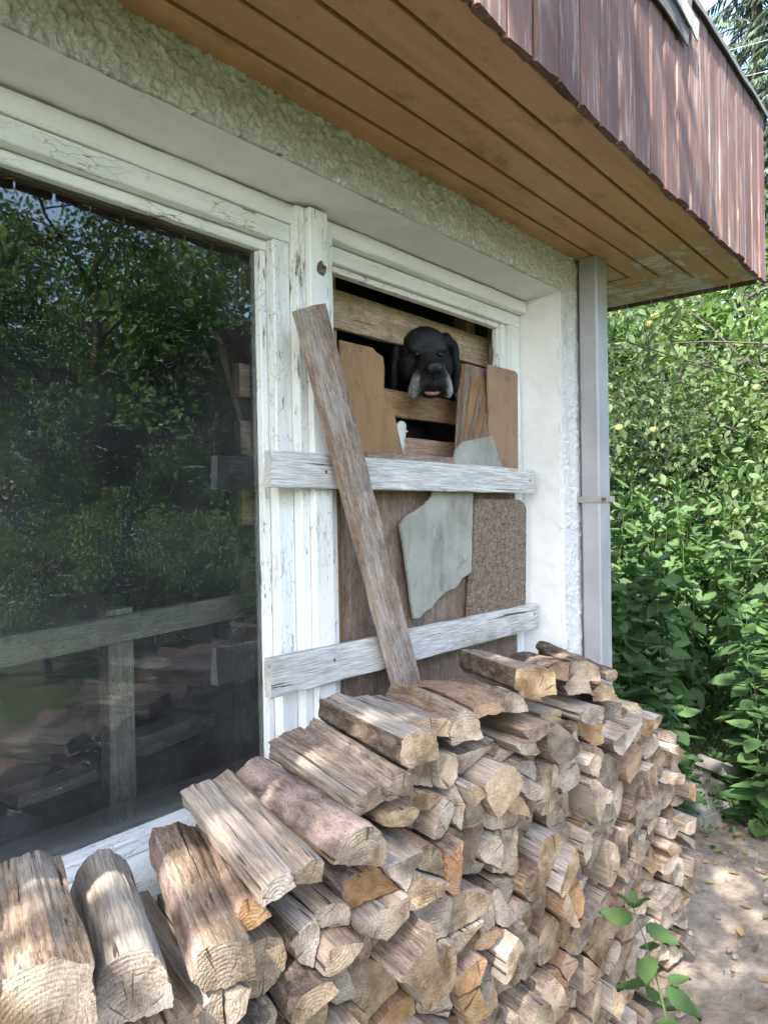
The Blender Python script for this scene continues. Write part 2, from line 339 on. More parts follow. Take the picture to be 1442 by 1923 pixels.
# window glass: dusty, scratched; fresnel reflection over clear
def glass_mat():
    n = N('window_glass'); v = n.obj
    fr = n.n.new('ShaderNodeFresnel'); fr.inputs['IOR'].default_value = 2.05
    wv = n.bump(n.noise(v, 5.0, 2, 0.5), 0.02, 0.02)
    gl = n.n.new('ShaderNodeBsdfGlossy'); gl.inputs['Roughness'].default_value = 0.012; gl.inputs['Color'].default_value = (0.92, 0.97, 0.95, 1)
    n.l.new(wv, gl.inputs['Normal'])
    tp = n.n.new('ShaderNodeBsdfTransparent'); tp.inputs['Color'].default_value = (0.96, 0.98, 0.97, 1)
    m1 = n.n.new('ShaderNodeMixShader'); n.l.new(fr.outputs[0], m1.inputs[0]); n.l.new(tp.outputs[0], m1.inputs[1]); n.l.new(gl.outputs[0], m1.inputs[2])
    d = n.n.new('ShaderNodeBsdfDiffuse'); d.inputs['Color'].default_value = (0.55, 0.56, 0.58, 1)
    x, y, z = n.sep(v)
    soft = n.ramp(n.noise(v, 3.0, 5, 0.6), [(0.42, 0.0), (0.74, 0.06)])
    low = n.math('MULTIPLY', n.ramp(n.math('ADD', z, n.math('MULTIPLY', n.noise(v, 6, 4), 0.35)), [(-0.45 + 0.58, 0.035), (0.5, 0.0)]), 1.0)
    grain = n.ramp(n.noise(v, 210, 3, 0.75), [(0.55, 0.0), (0.70, 0.45)])
    gmask = n.ramp(n.noise(v, 7, 4, 0.6), [(0.45, 0.12), (0.62, 1.0)])
    s1 = n.ramp(n.noise(n.map(n.vmath('ADD', v, n.map(n.noise(v, 2.0, 2), (0.25, 0.25, 0.25))), (25, 25, 500)), 1.0, 1, 0.4), [(0.735, 0.0), (0.76, 0.35)])
    s2 = n.ramp(n.noise(n.map(n.vmath('ADD', v, n.map(n.noise(v, 3.0, 2), (0.3, 0.2, 0.3))), (420, 420, 30)), 1.0, 1, 0.4), [(0.74, 0.0), (0.765, 0.3)])
    f = n.math('ADD', n.math('ADD', soft, low), n.math('ADD', n.math('MULTIPLY', grain, gmask), n.math('ADD', s1, s2)), True)
    f = n.math('MULTIPLY', f, 0.62)
    m2 = n.n.new('ShaderNodeMixShader'); n.set(m2.inputs[0], f); n.l.new(m1.outputs[0], m2.inputs[1]); n.l.new(d.outputs[0], m2.inputs[2])
    n.l.new(m2.outputs[0], n.out.inputs['Surface'])
    return n.m
M['glass'] = glass_mat()

# ground: trodden soil near the house, turf further out
def ground_mat():
    n = N('soil'); v = n.obj
    x, y, z = n.sep(v)
    a = n.noise(v, 2.2, 8, 0.66); b = n.noise(v, 26, 6, 0.7)
    col = n.ramp(n.math('ADD', n.math('MULTIPLY', a, 0.6), n.math('MULTIPLY', b, 0.4)), [(0.34, (0.08, 0.065, 0.048)), (0.5, (0.19, 0.155, 0.12)), (0.66, (0.33, 0.28, 0.225))])
    sp = n.ramp(n.noise(v, 130, 3, 0.7), [(0.6, 0.0), (0.7, 0.6)])
    col = n.mix(sp, col, (0.38, 0.33, 0.27))
    dist = n.math('SQRT', n.math('ADD', n.math('POWER', n.math('SUBTRACT', x, 2.2), 2.0), n.math('POWER', n.math('MULTIPLY', n.math('ADD', y, 0.6), 1.2), 2.0)))
    gm = n.ramp(n.math('ADD', dist, n.math('MULTIPLY', a, 2.0)), [(0.0, 0.0), (1.0, 1.0)])
    gm = n.ramp(n.math('MULTIPLY', n.math('ADD', dist, n.math('MULTIPLY', a, 2.0)), 0.2), [(0.55, 0.0), (0.75, 1.0)])
    col = n.mix(gm, col, n.ramp(b, [(0.38, (0.03, 0.035, 0.018)), (0.68, (0.05, 0.075, 0.025))]))
    return n.done(col, 0.95, n.bump(n.math('ADD', b, n.math('MULTIPLY', sp, 0.3)), 0.8, 0.02), 0.1)
M['soil'] = ground_mat()

M['leaf_apple'] = leafmat('leaf_apple', [(0.055, 0.095, 0.038), (0.075, 0.12, 0.05), (0.095, 0.14, 0.062), (0.065, 0.10, 0.05), (0.11, 0.145, 0.072)], 0.36)
M['leaf_nettle'] = leafmat('leaf_nettle', [(0.04, 0.085, 0.026), (0.052, 0.108, 0.034), (0.07, 0.13, 0.042), (0.044, 0.092, 0.034)], 0.33)
M['leaf_front'] = leafmat('leaf_front', [(0.045, 0.095, 0.03), (0.06, 0.115, 0.038), (0.075, 0.135, 0.046)], 0.35)
M['leaf_tree'] = leafmat('leaf_tree', [(0.035, 0.075, 0.02), (0.055, 0.105, 0.03), (0.085, 0.14, 0.04), (0.05, 0.09, 0.03)], 0.35, 0.5, 0.3)
M['leaf_bright'] = leafmat('leaf_bright', [(0.055, 0.115, 0.03), (0.08, 0.145, 0.04), (0.11, 0.17, 0.055), (0.07, 0.125, 0.042)], 0.42)
M['needle'] = leafmat('needle', [(0.045, 0.075, 0.05), (0.06, 0.095, 0.06), (0.085, 0.115, 0.075)], 0.15, 0.6)
M['stem'] = plain('stem', (0.06, 0.10, 0.03), (0.10, 0.13, 0.05), 20, 0.7, 0.2, 60)
def apple_mat():
    n = N('apple_skin'); a = n.noise(n.shift(n.obj), 18, 3)
    return n.done(n.ramp(a, [(0.35, (0.12, 0.17, 0.04)), (0.55, (0.20, 0.21, 0.055)), (0.72, (0.32, 0.15, 0.06))]), 0.35, None, 0.5)
M['apple'] = apple_mat()

# ------------------------------------------------------------------ mesh helpers
WM = {}
def link(name, me, mats, parent=None, mw=None):
    o = bpy.data.objects.new(name, me); COL.objects.link(o)
    for m in (mats if isinstance(mats, (list, tuple)) else [mats]):
        if m is not None: me.materials.append(M[m] if isinstance(m, str) else m)
    mw = mw or Matrix.Identity(4)
    WM[o.name] = mw
    if parent is not None:
        o.parent = parent; o.matrix_parent_inverse = WM[parent.name].inverted()
    o.matrix_basis = mw
    return o
def tag(o, label=None, cat=None, group=None, kind=None):
    if label: o['label'] = label
    if cat: o['category'] = cat
    if group: o['group'] = group
    if kind: o['kind'] = kind
    return o
def empty(name, loc, label=None, cat=None, group=None):
    o = bpy.data.objects.new(name, None); COL.objects.link(o); o.location = loc
    o.empty_display_size = 0.1
    WM[o.name] = Matrix.Translation(loc)
    return tag(o, label, cat, group)
def mk(name, v, f, smooth=None, fm=None):
    me = bpy.data.meshes.new(name); me.from_pydata([tuple(p) for p in v], [], f); 
    if fm is not None: me.polygons.foreach_set('material_index', fm)
    if smooth is not None:
        me.polygons.foreach_set('use_smooth', [True] * len(me.polygons)); me.set_sharp_from_angle(angle=math.radians(smooth))
    me.update(); return me

def frame(ax, up):
    x = Vector(ax).normalized(); z = Vector(up); z = (z - x * z.dot(x)).normalized(); y = z.cross(x)
    return x, y, z

# a sawn bar: p0 -> p1 is the centre line, w across 'up', t through; worn edges
def bar(name, p0, p1, up, w, t, mat, parent=None, bev=0.002, seg=None, jit=0.0012, ends=0.0, seed=None, nick=0.0):
    p0 = Vector(p0); p1 = Vector(p1); L = (p1 - p0).length
    x, y, z = frame(p1 - p0, up); c = (p0 + p1) / 2
    mw = Matrix(((x.x, y.x, z.x, c.x), (x.y, y.y, z.y, c.y), (x.z, y.z, z.z, c.z), (0, 0, 0, 1)))
    a, b = t / 2, w / 2; e = min(bev, a * 0.6, b * 0.6)
    prof = [(-a + e, -b), (a - e, -b), (a, -b + e), (a, 0), (a, b - e), (a - e, b), (-a + e, b), (-a, b - e), (-a, 0), (-a, -b + e)]
    seg = seg or max(2, min(40, int(L / 0.05))); k = len(prof); sd_ = (seed if seed is not None else random.random() * 100)
    V = []; Fc = []
    for i in range(seg + 1):
        q = -L / 2 + L * i / seg
        for j, (py, pz) in enumerate(prof):
            n1 = mnoise.noise((q * 9 + sd_, j * 0.9, 3.1)); n2 = mnoise.noise((q * 25, j * 1.7 + sd_, 9.1))
            s = 1.0
            dx = 0
            if i in (0, seg): dx = ends * mnoise.noise((pz * 40 + sd_, py * 60, i)) 
            nk = nick * max(0, mnoise.noise((q * 14, sd_ * 2, j * 0.6)) - 0.3)
            V.append((q + dx, py + math.copysign(n2 * jit, py) - math.copysign(nk * 0.5, py), pz + math.copysign(1, pz) * (n1 * jit * 1.6 - nk)))
    for i in range(seg):
        for j in range(k):
            Fc.append((i * k + j, i * k + (j + 1) % k, (i + 1) * k + (j + 1) % k, (i + 1) * k + j))
    Fc.append(tuple(reversed(range(k)))); Fc.append(tuple(seg * k + j for j in range(k)))
    Fc = [tuple(reversed(f)) for f in Fc]
    me = mk(name, V, Fc, 35)
    return link(name, me, mat, parent, mw)

# flat sheet with an outline in the X-Z plane (front face at y0, thickness th), ragged edge
def sheet(name, pts, y0, th, mat, parent=None, rag=0.002, step=0.02, lean=0.0, rot=0.0):
    P = [Vector((p.x, p.z)) for p in pts]
    out = []
    for i in range(len(P)):
        a, b = P[i], P[(i + 1) % len(P)]; n_ = max(1, int((b - a).length / step))
        d = (b - a); nn = Vector((d.y, -d.x)).normalized() if d.length > 0 else Vector((0, 0))
        for j in range(n_):
            q = a + d * j / n_
            r = 0 if j == 0 else rag * (mnoise.noise((q.x * 70, q.y * 70, 1.0)) + 0.5 * mnoise.noise((q.x * 200, q.y * 200, 5.0)))
            out.append(q + nn * r)
    c = sum(out, Vector((0, 0))) / len(out)
    zb = min(p.y for p in out)
    V = []; k = len(out)
    for yy in (0.0, th):
        for p in out: V.append((p.x - c.x, yy + lean * (p.y - zb), p.y - c.y))
    area = sum(out[i].x * out[(i + 1) % k].y - out[(i + 1) % k].x * out[i].y for i in range(k))
    fr = list(range(k)); bk = list(range(k, 2 * k))
    if area < 0: fr.reverse()
    else: bk.reverse()
    Fc = [tuple(fr), tuple(bk)]
    for i in range(k):
        j = (i + 1) % k
        Fc.append((i, k + i, k + j, j) if area > 0 else (i, j, k + j, k + i))
    me = mk(name, V, Fc)
    return link(name, me, mat, parent, Matrix.Translation((c.x, y0, c.y)))

def prism(name, poly, z0, z1, mat, parent=None, rot=0.0):
    # poly: list of (x, y); local frame rotated about z so that local x follows the grain
    c = Vector((sum(p[0] for p in poly) / len(poly), sum(p[1] for p in poly) / len(poly), (z0 + z1) / 2))
    mw = Matrix.Translation(c) @ Matrix.Rotation(rot, 4, 'Z'); inv = mw.inverted()
    k = len(poly); V = [inv @ Vector((p[0], p[1], z)) for z in (z0, z1) for p in poly]
    Fc = [tuple(reversed(range(k))), tuple(range(k, 2 * k))] + [(i, (i + 1) % k, k + (i + 1) % k, k + i) for i in range(k)]
    bm = bmesh.new(); vs = [bm.verts.new(v) for v in V]
    for f in Fc: bm.faces.new([vs[i] for i in f])
    bmesh.ops.recalc_face_normals(bm, faces=bm.faces)
    bmesh.ops.bevel(bm, geom=[e for e in bm.edges], offset=0.0025, segments=1, affect='EDGES')
    me = bpy.data.meshes.new(name); bm.to_mesh(me); bm.free()
    return link(name, me, mat, parent, mw)

def boxes(name, bl, mat, parent=None):
    V = []; Fc = []
    for (x0, x1, y0, y1, z0, z1) in bl:
        b = len(V); V += [(x, y, z) for z in (z0, z1) for (x, y) in ((x0, y0), (x1, y0), (x1, y1), (x0, y1))]
        Fc += [tuple(b + i for i in f) for f in ((3, 2, 1, 0), (4, 5, 6, 7), (0, 1, 5, 4), (1, 2, 6, 5), (2, 3, 7, 6), (3, 0, 4, 7))]
    return link(name, mk(name, V, Fc), mat, parent)

def tube(V, Fc, pts, rad, k=6):
    b0 = len(V); n_ = len(pts)
    for i, p in enumerate(pts):
        d = (Vector(pts[min(i + 1, n_ - 1)]) - Vector(pts[max(i - 1, 0)])).normalized()
        a = d.orthogonal().normalized(); b = d.cross(a)
        for j in range(k):
            t = 2 * math.pi * j / k
            V.append(Vector(p) + (a * math.cos(t) + b * math.sin(t)) * rad[i])
    for i in range(n_ - 1):
        for j in range(k):
            Fc.append((b0 + i * k + j, b0 + i * k + (j + 1) % k, b0 + (i + 1) * k + (j + 1) % k, b0 + (i + 1) * k + j))
    Fc.append(tuple(b0 + (n_ - 1) * k + j for j in range(k)))

# ------------------------------------------------------------------ ground
def build_ground():
    xs = np.concatenate([[-400, -120, -40, -14], np.linspace(-6, 8, 141), [14, 40, 120, 400]])
    ys = np.concatenate([[-400, -120, -40, -14], np.linspace(-6, 4, 101), [8, 20, 60, 150, 400]])
    V = []; 
    for y in ys:
        for x in xs:
            near = 1.0 if (abs(x) < 9 and abs(y) < 7) else 0.0
            z = near * (0.035 * mnoise.noise((x * 1.1, y * 1.1, 0)) + 0.02 * mnoise.noise((x * 4, y * 4, 3)) + 0.008 * mnoise.noise((x * 11, y * 11, 6)))
            if -0.55 < y < 0.1 and -0.8 < x < 2.75: z = min(z, 0.0) * 0.3 - 0.004
            V.append((x, y, z - 0.02))
    nx = len(xs)
    Fc = [(j * nx + i, j * nx + i + 1, (j + 1) * nx + i + 1, (j + 1) * nx + i) for j in range(len(ys) - 1) for i in range(nx - 1)]
    tag(link('ground', mk('ground', V, Fc, 180), 'soil'), 'trodden brown soil and turf around the house', kind='structure')
build_ground()

# ------------------------------------------------------------------ house
ZO, ZS = 2.31, 2.45           # opening top, soffit
XO, XC = 2.43, 2.63           # opening right edge, house corner
ZSILL = 0.82
house = empty('house', (0.5, 2.5, 0), 'weathered white stucco house with boarded window and deep wooden eaves', 'house')

def stucco_grid(name, x0, x1, z0, z1, res, amp, edges=''):
    nx = max(2, int((x1 - x0) / res)); nz = max(2, int((z1 - z0) / res))
    V = []; Fc = []
    for j in range(nz + 1):
        for i in range(nx + 1):
            x = x0 + (x1 - x0) * i / nx; z = z0 + (z1 - z0) * j / nz
            h = 0
            if amp:
                a = mnoise.noise((x * 90 + 2 * mnoise.noise((x * 30, z * 30, 4)), z * 66, 0.3)); b = mnoise.noise((x * 190 + 5, z * 170, 1.3)); c_ = mnoise.noise((x * 18, z * 18, 7.3))
                h = amp * (max(-0.2, a) * (0.9 + 0.5 * c_) + b * 0.75 + c_ * 0.35)
            yy = -h; 
            if ('b' in edges and j == 0) or ('l' in edges and i == 0):
                yy += 0.012; 
            if 'b' in edges and j <= 1: z += 0.004 * mnoise.noise((x * 30, 4, 2)) + 0.004 * mnoise.noise((x * 6, 1, 2))
            if 'l' in edges and i <= 1: x += 0.004 * mnoise.noise((z * 30, 7, 2))
            V.append((x, yy, z))
    for j in range(nz):
        for i in range(nx):
            a = j * (nx + 1) + i; Fc.append((a, a + 1, a + nx + 2, a + nx + 1))
    return link(name, mk(name, V, Fc, 180), 'stucco', house)
stucco_grid('stucco_band', 0.1, XC - 0.2, ZO + 0.0045, ZS + 0.01, 0.0038, 0.0095, 'b')
stucco_grid('stucco_band', XC - 0.2, XC, ZO, ZS + 0.01, 0.0038, 0.0095)
stucco_grid('stucco_pier', XO, XC, 0.0, ZO, 0.0042, 0.0075, 'l')
stucco_grid('stucco_apron', -3.0, XO, 0.0, ZSILL, 0.03, 0.003)
stucco_grid('stucco_band', -3.0, 0.1, ZO, ZS + 0.01, 0.02, 0.004)
stucco_grid('stucco_pier', -3.0, -1.2, ZSILL, ZO, 0.03, 0.003)
boxes('wall', [(-3.0, XC - 0.003, 0.014, 0.2, ZO + 0.012, ZS + 0.2), (XO + 0.012, XC - 0.003, 0.014, 0.2, 0.0, ZO + 0.012), (-3.0, XO + 0.012, 0.014, 0.2, 0.0, ZSILL),
               (-3.0, -1.2, 0.014, 0.2, ZSILL, ZO + 0.012),
               (XC - 0.2, XC - 0.003, 0.2, 6.0, 0.0, ZS + 0.2), (-3.0, -2.8, 0.2, 6.0, 0.0, ZS + 0.2), (-2.8, XC - 0.2, 5.8, 6.0, 0.0, ZS + 0.2)], 'stucco', house)
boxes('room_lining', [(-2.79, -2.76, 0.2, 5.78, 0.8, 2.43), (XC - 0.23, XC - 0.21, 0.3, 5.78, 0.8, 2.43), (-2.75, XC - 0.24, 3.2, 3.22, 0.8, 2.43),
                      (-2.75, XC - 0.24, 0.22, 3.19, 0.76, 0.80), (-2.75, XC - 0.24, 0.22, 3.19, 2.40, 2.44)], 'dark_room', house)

# reveal plaster: ceiling and right cheek
def patch(name, fn, nu, nv, mat, parent, amp=0.003, sc=14):
    V = []; Fc = []
    for j in range(nv + 1):
        for i in range(nu + 1):
            p, nrm = fn(i / nu, j / nv)
            h = amp * (mnoise.noise(p * sc) + 0.5 * mnoise.noise(p * sc * 3))
            V.append(p + nrm * h)
    for j in range(nv):
        for i in range(nu):
            a = j * (nu + 1) + i; Fc.append((a, a + 1, a + nu + 2, a + nu + 1))
    return link(name, mk(name, V, Fc, 180), mat, parent)
patch('reveal_ceiling', lambda u, v: (Vector((-1.2 + u * (XO + 1.2 - 0.0), -0.001 + v * 0.2, ZO + 0.001 - 0.014 * v)), Vector((0, 0, -1))), 300, 18, 'plaster', house)
patch('reveal_cheek', lambda u, v: (Vector((XO + 0.001 - 0.0 * v, -0.001 + v * 0.2, 0.822 + u * (ZO - 0.822))), Vector((-1, 0, 0))), 150, 18, 'plaster', house)
bar('reveal_moulding', (-1.2, 0.166, 2.273), (XO - 0.006, 0.166, 2.273), (0, 0, 1), 0.045, 0.06, 'plaster', house, 0.004, 60, 0.002)

# window sill, frame
win = empty('window_unit', (0.6, 0.17, ZSILL)); win.parent = house; win.matrix_parent_inverse = WM[house.name].inverted()
def fr(name, x0, x1, y0, y1, z0, z1, mat='paint_frame', nick=0.001, jit=0.0004):
    if (z1 - z0) > (x1 - x0):
        return bar(name, ((x0 + x1) / 2, (y0 + y1) / 2, z0), ((x0 + x1) / 2, (y0 + y1) / 2, z1), (1, 0, 0), x1 - x0, y1 - y0, mat, win, 0.0025, 44, jit, nick=nick)
    return bar(name, (x0, (y0 + y1) / 2, (z0 + z1) / 2), (x1, (y0 + y1) / 2, (z0 + z1) / 2), (0, 0, 1), z1 - z0, y1 - y0, mat, win, 0.0025, 60, jit, nick=nick)
fr('sill', -1.2, XO - 0.004, -0.03, 0.215, ZSILL + 0.003, 0.842, 'paint_sill')
fr('head', -1.2, 1.236, 0.145, 0.21, 2.203, 2.249)
fr('bead', -1.2, 1.183, 0.172, 0.205, 2.176, 2.2015, 'paint_bare')
fr('bottom_rail', -1.2, 1.18, 0.150, 0.208, 0.843, 0.878, 'paint_sill')
fr('stile', 1.185, 1.238, 0.148, 0.21, 0.843, 2.2015)
fr('bead', 1.163, 1.1835, 0.174, 0.205, 0.879, 2.1745, 'paint_bare')
fr('stile', -1.2, -1.14, 0.148, 0.21, 0.879, 2.175)
fr('mullion', 1.2395, 1.268, 0.122, 0.21, 0.843, 2.2925, 'paint_bare')
fr('mullion', 1.2695, 1.334, 0.105, 0.21, 0.843, 2.292, 'paint_bare')
fr('mullion', 1.3355, 1.376, 0.130, 0.21, 0.843, 2.25, 'paint_bare')
fr('head', 1.3775, XO - 0.004, 0.165, 0.21, 2.203, 2.248)
fr('bead', 1.3775, 2.298, 0.18, 0.208, 2.184, 2.2015, 'paint_bare')
fr('stile', 2.345, XO - 0.003, 0.165, 0.21, 0.843, 2.2015)
fr('bead', 2.318, 2.3435, 0.178, 0.21, 0.843, 2.2015, 'paint_bare')
fr('bead', 2.299, 2.3165, 0.188, 0.21, 0.843, 2.2015, 'paint_bare')
bp = sheet('bare_patch', [Py(a, b, 0.1035) for a, b in ((598, 492), (604, 488), (607, 496), (613, 500), (612, 511), (608, 518), (600, 514), (595, 507), (596, 498))], 0.1032, 0.003, 'bark_dark', win, 0.0012, 0.004)
gv = [(-1.14, 0, 0.873), (1.166, 0, 0.873), (1.166, 0, 2.18), (-1.14, 0, 2.18)]
gl = link('glass_pane', mk('glass_pane', [(x, 0, z - 1.55) for x, y, z in gv], [(0, 1, 2, 3)]), 'glass', win, Matrix.Translation((0, 0.193, 1.55)))
gl['label'] = 'large dusty window pane mirroring dark trees'

# soffit: boards along the wall, mitred into boards along the gable side
YE = -0.47
ys_ = [0.012, -0.07, -0.168, -0.268, -0.372, YE]
XM = 2.83                                            # mitre line x = XM - y
sof = empty('soffit', (0.5, -0.2, ZS)); sof.parent = house; sof.matrix_parent_inverse = WM[house.name].inverted()
G = 0.0055
for i in range(5):
    a, b = ys_[i], ys_[i + 1]
    prism('soffit_board', [(-2.5, b + G), (XM - b - G - 0.004, b + G), (XM - a + G - 0.004, a - G), (-2.5, a - G)], ZS + 0.001 * (i % 2), ZS + 0.022, 'soffit', sof)
    x0, x1 = XM - a, XM - b
    prism('soffit_board', [(x0 + G, a - G - 0.004), (x1 - G, b + G - 0.004), (x1 - G, 5.5), (x0 + G, 5.5)], ZS + 0.001 * ((i + 1) % 2), ZS + 0.022, 'soffit', sof, math.pi / 2)
for x0, x1 in ((XC + 0.005, XC + 0.1), (XC + 0.1, XM - 0.012)):
    prism('soffit_board', [(x0 + G, 0.02), (x1 - G, 0.02), (x1 - G, 5.5), (x0 + G, 5.5)], ZS, ZS + 0.022, 'soffit', sof, math.pi / 2)
boxes('eave_core', [(-2.5, XM - YE - 0.03, YE + 0.02, 5.5, ZS + 0.026, ZS + 0.55)], 'dark_room', house)

# fascia cladding: upright boards
fas = empty('fascia', (1.5, YE, ZS)); fas.parent = house; fas.matrix_parent_inverse = WM[house.name].inverted()
XR = XM - YE + 0.005
k = 0; x = -2.4
x = XR - 0.11 * 52
random.seed(11)
while x < XR - 0.05:
    top = 3.08 + 0.03 * (x - 2.3) if x > 2.28 else 2.98
    bot = ZS - 0.012 + random.uniform(-0.006, 0.006)
    w = 0.1005 + random.uniform(-0.003, 0.002)
    bar('fascia_board', (x + 0.055, YE - 0.012 + random.uniform(-0.003, 0.003), bot), (x + 0.055 + random.uniform(-0.0012, 0.0012), YE - 0.012, top), (1, 0, 0), w, 0.018, 'fascia', fas, 0.006, 14, 0.0016, 0.008)
    x += 0.11
y = YE + 0.012
while y < 5.4:
    bar('fascia_board', (XR + 0.012, y + 0.055, ZS - 0.01), (XR + 0.012, y + 0.055, 3.09), (0, 1, 0), 0.1055, 0.018, 'fascia', fas, 0.003, 4, 0.0008)
    y += 0.11
# roof sheet with felt edge drooping over the boards
def roof_edge():
    V = []; Fc = []; nx = 120
    for i in range(nx + 1):
        x = -2.5 + (XR + 0.03 + 2.5) * i / nx
        up = 3.10 + 0.03 * (x - 2.3) if x > 2.28 else 3.0
        dr = 0.02 + 0.012 * mnoise.noise((x * 5, 0, 0)) + (0.0 if x > 2.28 else 0.07)
        for (yy, zz) in ((YE + 0.3, up + 0.05), (YE - 0.03, up + 0.012), (YE - 0.036, up - dr), (YE - 0.032, up - dr - 0.002)):
            V.append((x, yy, zz))
    for i in range(nx):
        for j in range(3): a = i * 4 + j; Fc.append((a, a + 1, a + 5, a + 4))
    me = mk('roof_edge', V, Fc, 40); return link('felt_edge', me, 'felt', house)
roof_edge()
boxes('roof', [(-2.5, XR + 0.02, YE + 0.02, 5.5, 3.02, 3.06)], 'felt', house)
sheet('felt_flap', [Vector((2.06, 0, 3.02)), Vector((2.36, 0, 3.02)), Vector((2.345, 0, 2.955)), Vector((2.20, 0, 2.975)), Vector((2.06, 0, 2.98))], YE - 0.042, 0.004, 'felt_pale', house, 0.006)

# downpipe with strap
dp = empty('downpipe', (2.59, -0.04, 0), 'square grey zinc downpipe strapped to the house corner', 'downpipe')
dpx0, dpx1, dpy0, dpy1 = 2.548, 2.648, -0.088, -0.016
me_ = bar('pipe', ((dpx0 + dpx1) / 2, (dpy0 + dpy1) / 2, -0.02), ((dpx0 + dpx1) / 2, (dpy0 + dpy1) / 2, ZS - 0.002), (1, 0, 0), dpx1 - dpx0, dpy1 - dpy0, 'pipe_zinc', dp, 0.006, 30, 0.0008)
zb = Py(1100, 938, -0.09).z
boxes('strap', [(dpx0 - 0.004, dpx1 + 0.03, dpy0 - 0.005, dpy0 - 0.001, zb - 0.011, zb + 0.011), (dpx0 - 0.005, dpx0 - 0.001, dpy0 - 0.001, 0.005, zb - 0.011, zb + 0.011)], 'steel', dp)
V = []; Fc = []; tube(V, Fc, [(dpx0 + 0.012, dpy0 - 0.004, zb), (dpx0 + 0.012, dpy0 - 0.018, zb)], [0.007, 0.006], 6)
link('bolt', mk('bolt', V, Fc), 'rust', dp)

# ------------------------------------------------------------------ boards and sheets closing the second window
def rail(label, tl, bl, tr, br, yf, th, mat, seedv):
    a = Py(*tl, yf); b = Py(*bl, yf); c = Py(*tr, yf); d = Py(*br, yf)
    p0 = (a + b) / 2; p1 = (c + d) / 2; p0.y = p1.y = yf + th / 2
    w = ((a - b).length + (c - d).length) / 2
    return tag(bar('nailed_board', p0, p1, (0, 0, 1), w, th, mat, None, 0.003, 40, 0.0016, 0.004, seedv, nick=0.006), label, 'board')
b1 = rail('whitish weathered board nailed level across the window under the dog', (510, 847), (510, 913), (1003, 880), (1003, 928), 0.080, 0.024, 'board_grey', 3.0)
b2 = rail('whitish weathered board nailed across just above the woodpile', (510, 1240), (510, 1312), (1012, 1132), (1012, 1181), 0.080, 0.024, 'board_grey', 8.0)
def nails(parent, pix, yf):
    for px, py in pix:
        p = Py(px, py, yf); V = []; Fc = []
        tube(V, Fc, [p + Vector((0, 0.006, 0)), p + Vector((0, -0.0015, 0))], [0.0042, 0.0042], 7)
        link('nail_head', mk('nail_head', V, Fc), 'rust', parent)
nails(b1, [(612, 886), (995, 902)], 0.080); nails(b2, [(628, 1240), (1003, 1153)], 0.080)
ta = Py(580, 576, 0.044); tb = Py(775, 1330, 0.040)
tb = Vector((tb.x, 0.036, 0.85)) if tb.z < 0.85 else tb
d_ = (tb - ta); tb2 = ta + d_ * ((ta.z - 0.845) / (ta.z - tb.z))
lb = tag(bar('leaning_board', tb2, ta, (1, 0, 0.25), 0.098, 0.026, 'board_brown', None, 0.003, 44, 0.0022, 0.006, 5.0, nick=0.02), 'long brownish grey board leaning diagonally across the boarded window', 'board')
nails(lb, [(632, 710)], 0.034)

def pxs(pp, y): return [Py(a, b, y) for a, b in pp]
tag(sheet('hardboard_sheet', pxs([(638, 638), (700, 653), (706, 661), (719, 669), (722, 690), (721, 725), (724, 760), (727, 800), (737, 880), (737, 904), (638, 904)], 0.128), 0.128, 0.005, 'hardboard', None, 0.001), 'ochre hardboard sheet with broken corner standing left of the dog', 'sheet')
tag(sheet('hardboard_sheet', pxs([(690, 690), (724, 735), (740, 775), (757, 852), (764, 904), (690, 904)], 0.137), 0.137, 0.005, 'hardboard', None, 0.001), 'narrow ochre hardboard offcut with slanting edge behind the broken-cornered sheet', 'sheet')
tag(sheet('hardboard_sheet', pxs([(916, 684), (968, 697), (972, 703), (973, 904), (920, 904)], 0.130), 0.130, 0.006, 'hardboard_pale', None, 0.0006), 'tall tan hardboard strip beside the right window jamb', 'sheet')
# fan of thin sheets
fan = [((852, 904), (864, 684), (872, 684), (864, 904)), ((858, 904), (869, 682), (880, 686), (876, 904)), ((858, 904), (874, 682), (917, 694), (917, 904)), ((862, 904), (886, 706), (920, 712), (920, 904)), ((866, 904), (900, 732), (920, 732), (920, 904)), ((872, 904), (908, 740), (921, 741), (921, 904)), ((880, 904), (914, 775), (922, 776), (922, 904))]
for i, f in enumerate(fan):
    yy = 0.172 - 0.0055 * i
    tag(sheet('hardboard_strip', pxs(f, yy), yy, 0.004, 'hardboard' if i % 2 else 'ply_v', None, 0.0005), 'thin brown hardboard strip fanned out upright beside the dog', 'sheet', 'fan of hardboard strips right of the dog')
tag(sheet('slate_fragment', pxs([(868, 830), (924, 818), (933, 845), (944, 882), (944, 925), (848, 925), (856, 846)], 0.112), 0.112, 0.007, 'slate', None, 0.002), 'small grey green slab corner poking above the level board', 'slab')
tag(sheet('slate_fragment', pxs([(752, 984), (768, 966), (776, 962), (800, 946), (812, 932), (816, 900), (889, 900), (885, 1074), (866, 1088), (856, 1104), (836, 1112), (822, 1126), (810, 1142), (797, 1150), (790, 1160), (778, 1162), (768, 1090), (760, 1030)], 0.112), 0.112, 0.008, 'slate', None, 0.003, 0.008), 'large broken grey green slab between the two nailed boards', 'slab')
tag(sheet('particle_board_piece', pxs([(893, 948), (900, 938), (973, 938), (984, 944), (988, 956), (987, 1175), (882, 1175)], 0.112), 0.112, 0.017, 'particle', None, 0.0025, 0.008), 'round-cornered brown particle board piece beside the broken slab', 'sheet')
